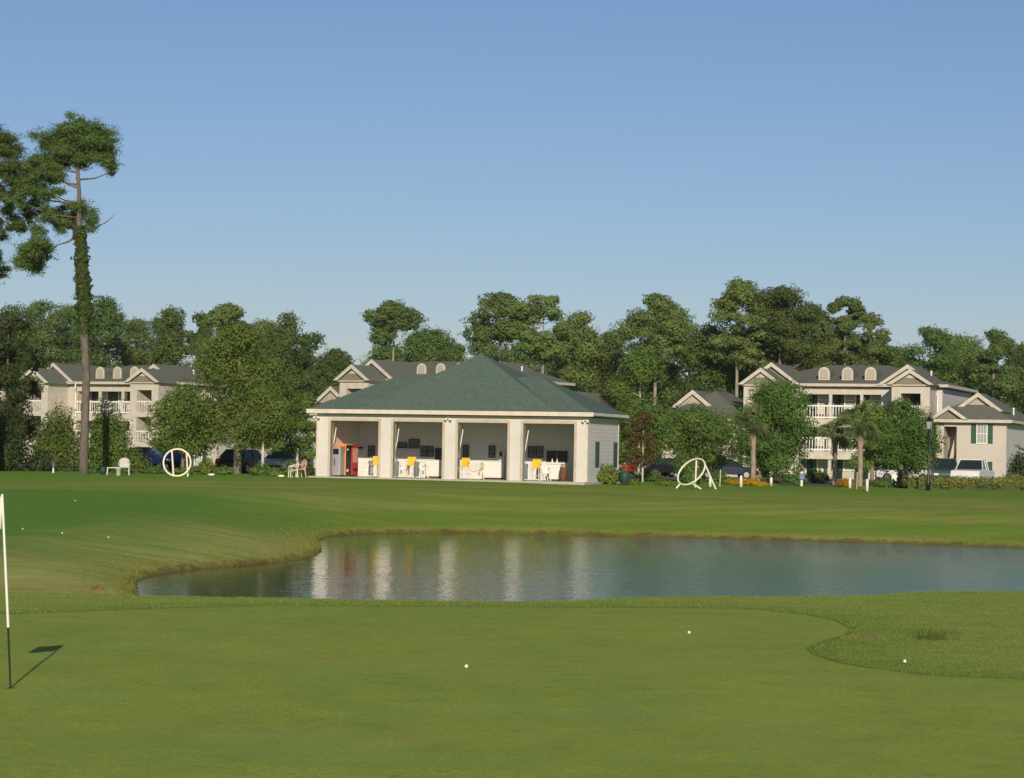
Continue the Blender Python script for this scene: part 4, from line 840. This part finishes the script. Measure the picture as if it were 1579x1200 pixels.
def hedge():
    Y = 136; a = at(1396, 757, Y); b = at(1640, 760, Y); z0 = 1.13; root = empty('hedge', (a[0], Y, z0), 0, 'long clipped yellow-green hedge in front of the parked pickup', 'hedge')
    r = np.random.RandomState(8); cs = []; rs = []; L = b[0]-a[0]
    for k in range(44): cs.append((L*(k+.5)/44, (r.rand()-.5)*.5, .38+.05*r.rand())); rs.append((.30, .5, .36))
    fast_mesh('foliage', leaf_cloud(cs, rs, 9000, .10, 6, shell=.75, nz=.15), 4, M['hedge'], root)
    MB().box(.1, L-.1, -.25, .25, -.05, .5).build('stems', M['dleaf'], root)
hedge()
bush('round mounded bush behind the right end of the hedge', 1562, 728, 756, 139, 34, 'hedge', 4200, .11, 81, dep=1.2)
bush('purple grey shrub at the right edge beside the wing wall', 1573, 690, 750, 190, 22, 'dleaf', 1800, .2, 82)
bush('light bush beside the white pickup', 1484, 728, 742, 158, 16, 'bushl', 800, .12, 83)
bush('small clump of coarse grass in the rough at the right', 1432, 960, 988, 33, 26, 'bankgrass', 40, .02, 84, cat='grass clump', name='grass_clump')
# ------------------------------------------------------------------ small things on the lawn
def ring(label, px, cy, Y, rad, tilt, squash_rz, posts):
    x, _, z = at(px, cy, Y); zg = h1(x, Y); root = empty('target_ring', (x, Y, zg), squash_rz, label, 'target ring')
    R_ = rad*Y/F; zc = max(R_*math.cos(tilt)+.02, z-zg); mb = MB(); pts = []
    for k in range(49):
        t = 2*math.pi*k/48; pts.append((R_*math.cos(t), R_*math.sin(t)*math.sin(tilt), zc+R_*math.sin(t)*math.cos(tilt)))
    mb.tube(pts, .05, 8, False); mb.build('hoop', M['ivory'], root, True)
    for (xa, ya, za, xb, yb, zb) in posts: MB().bar((xa*R_, ya*R_, za), (xb*R_, yb*R_, zc+zb*R_), .045, 8).build('support', M['ivory'], root)
    return root
ring('upright white pipe ring with two posts standing on the left lawn', 273, 714.5, 127, 21, R(8), 0, [(-.22, -.1, 0, -.42, .12, .88), (.80, .1, 0, .66, .12, .72)])
rr = ring('leaning white pipe ring with prop legs on the right lawn', 1066, 727.5, 127, 25, R(36), R(-48), [(.25, .1, 0, -.25, .70, .78), (1.15, 1.0, 0, .80, .35, .50), (.75, .1, 0, .45, -.5, -.66), (-.55, -.75, 0, -.45, -.45, -.72)])
# plastic chair, footstool and bucket
p = at(191, 735, 128); g_ = h1(p[0], 128)
plastic_chair('plastic_chair', 'beige plastic garden armchair facing the pond on the left lawn', (p[0], 128, g_), R(8), M['greyp'])
p = at(174, 735, 127.4); g_ = h1(p[0], 127.4); st = empty('footstool', (p[0], 127.4, g_), R(5), 'white plastic footstool left of the garden chair', 'footstool')
MB().box(-.3, .3, -.22, .22, .36, .40).build('top', M['ivory'], st, bevel=.01)
for sx in (-1, 1):
    for sy in (-1, 1): MB().bar((sx*.29, sy*.2, 0), (sx*.26, sy*.18, .36), .03).build('leg', M['ivory'], st)
p = at(182.5, 736.5, 126.6); g_ = h1(p[0], 126.6); bk = empty('bucket', (p[0], 126.6, g_), 0, 'white bucket standing before the garden chair', 'bucket')
MB().lathe((0,0,0), [(.12,0),(.145,.36),(.155,.36),(.155,.38),(.13,.38),(.11,.04)], 14).build('pail', M['white'], bk, True); MB().tube([(.15*math.cos(t), -.02-.05*math.sin(t), .36-.1*math.sin(t)) for t in np.linspace(0, math.pi, 9)], .006, 5).build('handle', M['steel'], bk)
p = at(158.5, 734, 129); bn = empty('litter_bin', (p[0], 129, h1(p[0], 129)), 0, 'small dark green bin left of the footstool', 'bin')
MB().lathe((0,0,0), [(.13,0),(.17,.3),(.16,.32)], 12).build('body', M['bin'], bn, True); MB().lathe((0,0,.33), [(.18,0),(.17,.06),(.03,.09)], 12).build('lid', M['bin'], bn, True)
p = at(963, 742, 130); bn = empty('litter_bin', (p[0], 130, 1.16), 0, 'blue-green bin standing by the bush at the pavilion end', 'bin')
MB().lathe((0,0,0), [(.22,0),(.27,.5),(.26,.52)], 14).build('body', M['bin'], bn, True); MB().lathe((0,0,.53), [(.28,0),(.27,.07),(.05,.12)], 14).build('lid', M['bin'], bn, True)
p = at(461, 736, 131); plastic_chair('plastic_chair', 'pink plastic armchair on the lawn left of the pavilion', (p[0], 131, h1(p[0], 131)), R(-60), M['pink']).scale = (1.05, 1.05, 1.08)
p = at(452, 736, 130.6); plastic_chair('plastic_chair', 'cream plastic armchair standing before the pink one', (p[0], 130.6, h1(p[0], 130.6)), R(-70), M['ivory']).scale = (.8, .8, .95)
for px_, py_, l_ in ((326, 734, 'round white disc lying in the grass under the spreading tree'), (433.5, 735.5, 'round white disc lying in the grass by the silver car')):
    p = at(px_, py_, 133); o = MB().lathe((0,0,0), [(.17,0),(.19,.03),(.19,.09),(.1,.12)], 14).build('valve_cover', M['ivory'], None, True); o.location = (p[0], 133, h1(p[0], 133)-.01); tag(o, l_, 'cover')
p = at(82, 732, 131); mk = empty('yardage_post', (p[0], 131, h1(p[0], 131)), 0, 'small grey and white post before the left bushes', 'post'); MB().bar((0,0,0), (0,0,.25), .05).build('base', M['white'], mk); MB().bar((0,0,.25), (-.02,0,.62), .06, 8, .03).build('shaft', M['blue'], mk)
# white marker posts
bp_px = [(1095,751.5,16.5,131,'white marker post just right of the leaning ring'),(1142.5,752.5,18,132,'white marker post at the left end of the yellow flower bed'),(1148,744,6.5,150,'small distant white post behind the left flower bed'),(1169.5,744,6.5,150,'small distant white post right of the palm trunk'),(1189,748.5,14,136,'white marker post at the right end of the yellow flower bed'),(1310.5,753,16,134,'white marker post in the right flower bed'),(1337,757.5,19.5,129,'white marker post right of the skirted palm')]
def mpost(px, py, hp, Y, lab):
    x = at(px, py, Y)[0]; z = h1(x, Y); H = hp/(F/Y)+(z<0); root = empty('marker_post', (x, Y, z-.02), 0, lab, 'post', 'white marker posts along the drive'); r = .075
    MB().lathe((0,0,0), [(r,0),(r,H-.12),(r*.92,H-.1)], 12).build('shaft', M['white'], root, True); MB().lathe((0,0,H-.1), [(r*1.02,0),(r*1.05,.03),(r*.75,.09),(.005,.11)], 12).build('cap', M['white'], root, True)
for a_ in bp_px: mpost(*a_)
x = at(1236, 749, 137)[0]; mb_ = empty('mailbox', (x, 137, 1.15), 0, 'blue box on a white post in the drive', 'mailbox')
MB().bar((0,0,0), (0,0,.36), .07, 10).build('post', M['white'], mb_); MB().box(-.15, .15, -.14, .14, .36, .68).build('box', M['blue'], mb_, bevel=.03); MB().lathe((0,0,.7), [(.1,0),(.1,.05),(.03,.12)], 10).build('cap', M['white'], mb_)
for (px_, lab) in ((1094+8, 'thin grey stake right of the leaning ring'), (1321, 'thin yellowish stake beside the right flower bed')):
    x = at(px_+ (8 if px_ < 1200 else 0), 750, 131)[0]; sk = empty('stake', (x, 131, 1.1), 0, lab, 'stake'); MB().bar((0,0,0), (.02,0,.85), .025, 6).build('shaft', M['greyp'] if px_ < 1200 else M['trim'], sk); MB().bar((.02,0,.85), (.02,0,.89), .035, 6).build('tip', M['trimw'], sk)
# lamp post
x = at(1431, 757, 133)[0]; H = (757-662)/(F/133); lp = empty('street_lamp', (x, 133, 1.1), 0, 'black lamp post with lantern standing in the hedge', 'street lamp')
MB().lathe((0,0,0), [(.13,0),(.12,.5),(.07,.6),(.05,1.2),(.045,H-.05)], 10).build('pole', M['black'], lp, True)
lh = MB().lathe((0,0,H-.05), [(.08,0),(.15,.05),(.20,.42),(.18,.44)], 8).build('lantern', M['glass2'], lp); MB().lathe((0,0,H+.39), [(.24,0),(.12,.14),(.02,.26)], 8).build('cap', M['black'], lh)
o = MB()
for k in range(4): a_ = k*1.5708+.4; o.bar((.15*math.cos(a_), .15*math.sin(a_), H), (.21*math.cos(a_), .21*math.sin(a_), H+.39), .015, 4)
o.build('frame', M['black'], lh)
# white and dark lawn ornaments between the palms and hedge
x = at(1378, 743, 150)[0]; o = empty('utility_box', (x, 150, 1.16), 0, 'white utility pedestal under the right maple', 'utility box'); MB().box(-.16, .16, -.14, .14, 0, .62).build('body', M['white'], o, bevel=.02); MB().prism([(-.19,.622),(.19,.622),(0,.74)], -.17, .17).build('lid', M['white'], o)
x = at(1392, 752, 138)[0]; o = empty('litter_bin', (x, 138, 1.15), 0, 'black dome topped bin left of the hedge', 'bin'); MB().lathe((0,0,0), [(.25,0),(.28,.1),(.28,.75),(.3,.76),(.29,.82)], 14).build('body', M['black'], o, True); MB().lathe((0,0,.82), [(.28,0),(.22,.14),(.08,.22)], 14).build('lid', M['black'], o, True)
# ------------------------------------------------------------------ cars
def car(label, px, Y, rz, body, typ='car', name='parked_car'):
    x = at(px, 730, Y)[0]; root = empty(name, (x, Y, 1.16), rz, label, 'pickup truck' if typ == 'pickup' else 'car', None)
    L, W, H = (4.5, 1.75, 1.42) if typ == 'car' else ((4.7, 1.85, 1.75) if typ == 'suv' else (5.2, 1.85, 1.7))
    h = L/2
    if typ == 'car': low = [(-h,.35),(-h,.72),(-h+.1,.86),(-1.5,.93),(1.1,.95),(h-.15,.8),(h,.6),(h,.32)]; top = [(-1.75,.93),(-1.15,H),(.35,H),(1.15,.95)]
    elif typ == 'suv': low = [(-h,.4),(-h,.95),(-h+.05,1.05),(1.2,1.08),(h-.2,.95),(h,.75),(h,.4)]; top = [(-h+.1,1.05),(-h+.35,H),(.5,H),(1.25,1.08)]
    else: low = [(-h,.45),(-h,1.0),(-.75,1.0),(-.7,1.05),(1.2,1.07),(h-.15,.98),(h,.75),(h,.42)]; top = [(-.72,1.05),(-.6,H),(.55,H),(1.2,1.06)]
    b = MB().prism(low, -W/2, W/2).build('body', M[body], root, True, .05)
    for p_ in b.data.polygons: p_.use_smooth = False
    cab = MB(); i_ = W/2-.05; j_ = W/2-.22; n_ = len(top)
    v = [(a, -i_ if k in (0, 3) else -j_, c) for k, (a, c) in enumerate(top)]+[(a, i_ if k in (0, 3) else j_, c) for k, (a, c) in enumerate(top)]
    cab.add(v, [(0,1,2,3),(7,6,5,4),(0,4,5,1),(1,5,6,2),(2,6,7,3)]); cab.build('cabin', M['glass'], root)
    rf = MB(); rf.box(top[1][0]-.03, top[2][0]+.03, -j_-.02, j_+.02, H-.03, H+.03)
    for sy in (-1, 1):
        rf.bar((top[0][0], sy*i_, top[0][1]), (top[1][0], sy*j_, H), .035, 4); rf.bar((top[3][0], sy*i_, top[3][1]), (top[2][0], sy*j_, H), .035, 4); xm = (top[1][0]+top[2][0])/2; rf.bar((xm, sy*(i_+.005), top[0][1]), (xm, sy*(j_+.005), H), .035, 4)
    rf.build('roof', M[body], root)
    for sx in (-1, 1):
        for sy in (-1, 1):
            wx, wy = sx*(h-.85), sy*(W/2-.08); wl = MB().tube([(wx, wy-.1, .33), (wx, wy+.1, .33)], .33, 16).build('wheel', M['tyre'], root); MB().tube([(wx, wy+sy*.10, .33), (wx, wy+sy*.115, .33)], .2, 12).build('rim', M['rim'], wl)
    for sy in (-1, 1):
        MB().box(h-.12, h+.03, sy*(W/2-.32)-.14, sy*(W/2-.32)+.14, .62, .76).build('headlight', M['lamp'], root); MB().box(-h-.03, -h+.1, sy*(W/2-.22)-.12, sy*(W/2-.22)+.12, .68, .84).build('tail_light', M['tail'], root)
    bm_ = MB(); bm_.box(h-.02, h+.07, -W/2+.05, W/2-.05, .38, .54); bm_.box(-h-.07, -h+.02, -W/2+.05, W/2-.05, .38, .54); bm_.build('bumper', M['c_black'] if typ != 'pickup' else M['rim'], root)
    return root
car('black car with red tail lights parked behind the spreading tree trunk', 376, 152, R(70), 'c_black')
car('dark car parked left of the blue van near the conical bush', 230, 164, R(60), 'c_black')
car('blue van seen through the upright ring', 262, 160, R(-70), 'c_blue', 'suv')
car('silver white car with dark windscreen parked left of the pavilion', 440, 150, R(-110), 'c_white')
car('dark red car behind the russet tree', 1003, 190, R(15), 'c_red')
car('black car partly hidden right of the russet tree', 1030, 186, R(20), 'c_black')
car('dark blue car in the shade under the maples left of the palm', 1118, 178, R(5), 'c_blue_shaded')  # blue paint darkened, the maples' shade is put into its colour
car('teal grey car parked left of the white pickup', 1456, 166, R(-98), 'c_green', 'suv')
car('white pickup truck parked behind the hedge', 1500, 160, R(-112), 'c_white', 'pickup', 'pickup_truck')
car('white car half hidden behind the right maple', 1402, 182, R(-30), 'c_white')
# ------------------------------------------------------------------ flagstick, balls
b0 = onz(17, 1060, 0); s0 = F/b0[1]; tp_ = at(3.3, 765, b0[1])
z_b = h1(*b0); top = (tp_[0]-b0[0], 0, tp_[2]-z_b)
fs = empty('golf_flagstick', (b0[0], b0[1], z_b), 0, 'white and black golf flagstick with cream flag at the left edge of the green', 'flagstick')
zt = top[2]; kx = top[0]/zt; zm = zt*(1060-967)/(1060-765)
MB().bar((0,0,-.08), (kx*zm,0,zm), .010, 8, .012).build('lower_shaft', M['flagdark'], fs); MB().bar((kx*zm,0,zm), (kx*zt,0,zt+.02), .014, 8, .012).build('upper_shaft', M['white'], fs)
fl_ = MB(); nn = 14; fh_ = .335
for k in range(nn+1):
    u_ = k/nn; xx = -u_*.27; yy = .03*math.sin(u_*7)-u_*.06; dz = -.10*u_
    for q in (0, 1): fl_.v.append((kx*zt+xx, yy, zt-q*fh_+dz))
for k in range(nn): fl_.f.append((2*k, 2*k+1, 2*k+3, 2*k+2))
f_o = fl_.build('flag', M['cloth'], fs, True); m_ = f_o.modifiers.new('solid', 'SOLIDIFY'); m_.thickness = .004
MB().lathe((0,0,.002), [(.054,0),(.054,.001),(.05,.001)], 20).build('cup_rim', M['flagdark'], fs)
def ball(px, py, lab, zz=None, r=.0214, Y=None):
    if Y is None: x, y = onz(px, py, 0)
    else: x, _, _ = at(px, py, Y); y = Y
    z = h1(x, y)+(zz or 0); mb = MB(); n = 12
    prof = [(max(.0005, r*math.sin(math.pi*k/10)), -r*math.cos(math.pi*k/10)) for k in range(11)]
    o = mb.lathe((0,0,0), prof, 14).build('golf_ball', M['ball'], None, True); o.location = (x, y, z+r*.92); tag(o, lab, 'golf ball', 'golf balls on the grass')
ball(719, 1030.5, 'white golf ball near the middle of the putting green'); ball(1062.5, 976, 'white golf ball on the right of the putting green near its far edge'); ball(1395, 1026, 'dull golf ball in the rough at the right', .02)
def findY(px, py):
    d = ray(px, py)
    for Y in np.arange(50, 130, .25):
        k = Y/d[1]
        if CAMZ+d[2]*k < h1(d[0]*k, Y): return Y
    return 125
for a_, b_, l_ in ((35, 817, 'leftmost golf ball on the far left lawn'), (96, 824, 'middle golf ball of three on the far left lawn'), (167, 831, 'golf ball on the left lawn near the dry bank'), (116, 773, 'lone golf ball high on the far left lawn')): ball(a_, b_, l_, Y=findY(a_, b_))
# pale stone at the ditch and thin reed
Y_ = findY(150, 909); p = at(150, 909, Y_); r_ = np.random.RandomState(2); st_ = MB().lathe((0,0,0), [(.06,0),(.11,.02),(.09,.06),(.02,.08)], 9)
st_.v = [(a*(1+.3*r_.rand())*1.6, b*(1+.3*r_.rand()), c) for a, b, c in st_.v]; o = st_.build('stone', M['mulch'], None, True); o.scale = (.7, .7, 1); o.location = (p[0], Y_, h1(p[0], Y_)-.02); tag(o, 'brownish stone lying at the bottom of the dry ditch', 'stone')
def tuft(px, py, lab, n, hgt, mat, spread=.25):
    x, y = onz(px, py, 0); z = h1(x, y); P = np.stack([rng.normal(size=n)*spread*.45, rng.normal(size=n)*spread*.6, np.zeros(n)], 1); P = P[rng.rand(n) > .4]
    o = blades(P, hgt, .014, M[mat], 'grass_tuft', lean=.9); o.location = (x, y, z-.01); tag(o, lab, 'grass tuft', kind='stuff')
tuft(1437, 985, 'tall green grass tuft standing in the rough at the right', 260, .15, 'tuftg', .30); tuft(1335, 986, 'low brownish grass tuft at the tip of the green', 240, .06, 'tuftd', .35); tuft(1470, 978, 'thin grass tuft right of the tall green one', 80, .11, 'tuftd', .25); tuft(1265, 905, 'thin reed stalks at the near pond edge', 30, .3, 'grass', .06)
tuft(640, 920, 'wispy grass tuft at the near waterline left of centre', 260, .1, 'bankgrass', .5)
bpy.context.view_layer.update()
for o in [q for q in bpy.data.objects if q.name.startswith('grass_clump')]:
    for ch in list(o.children): bpy.data.objects.remove(ch)
    bpy.data.objects.remove(o)

# ------------------------------------------------------------------ light air haze
hz_ = MB().box(-4300, 4300, -700, 6400, -4, 27).build('haze', bpy.data.materials.new('haze_air')); hm = hz_.data.materials[0]; hm.use_nodes = True; ht_ = hm.node_tree
ht_.nodes.remove(ht_.nodes['Principled BSDF']); pv = ht_.nodes.new('ShaderNodeVolumePrincipled'); pv.inputs['Color'].default_value = (.93, .96, 1, 1); pv.inputs['Density'].default_value = .00008
ht_.links.new(pv.outputs[0], ht_.nodes['Material Output'].inputs['Volume']); tag(hz_, kind='stuff'); hz_['label'] = 'thin pale air between the camera and the far trees'
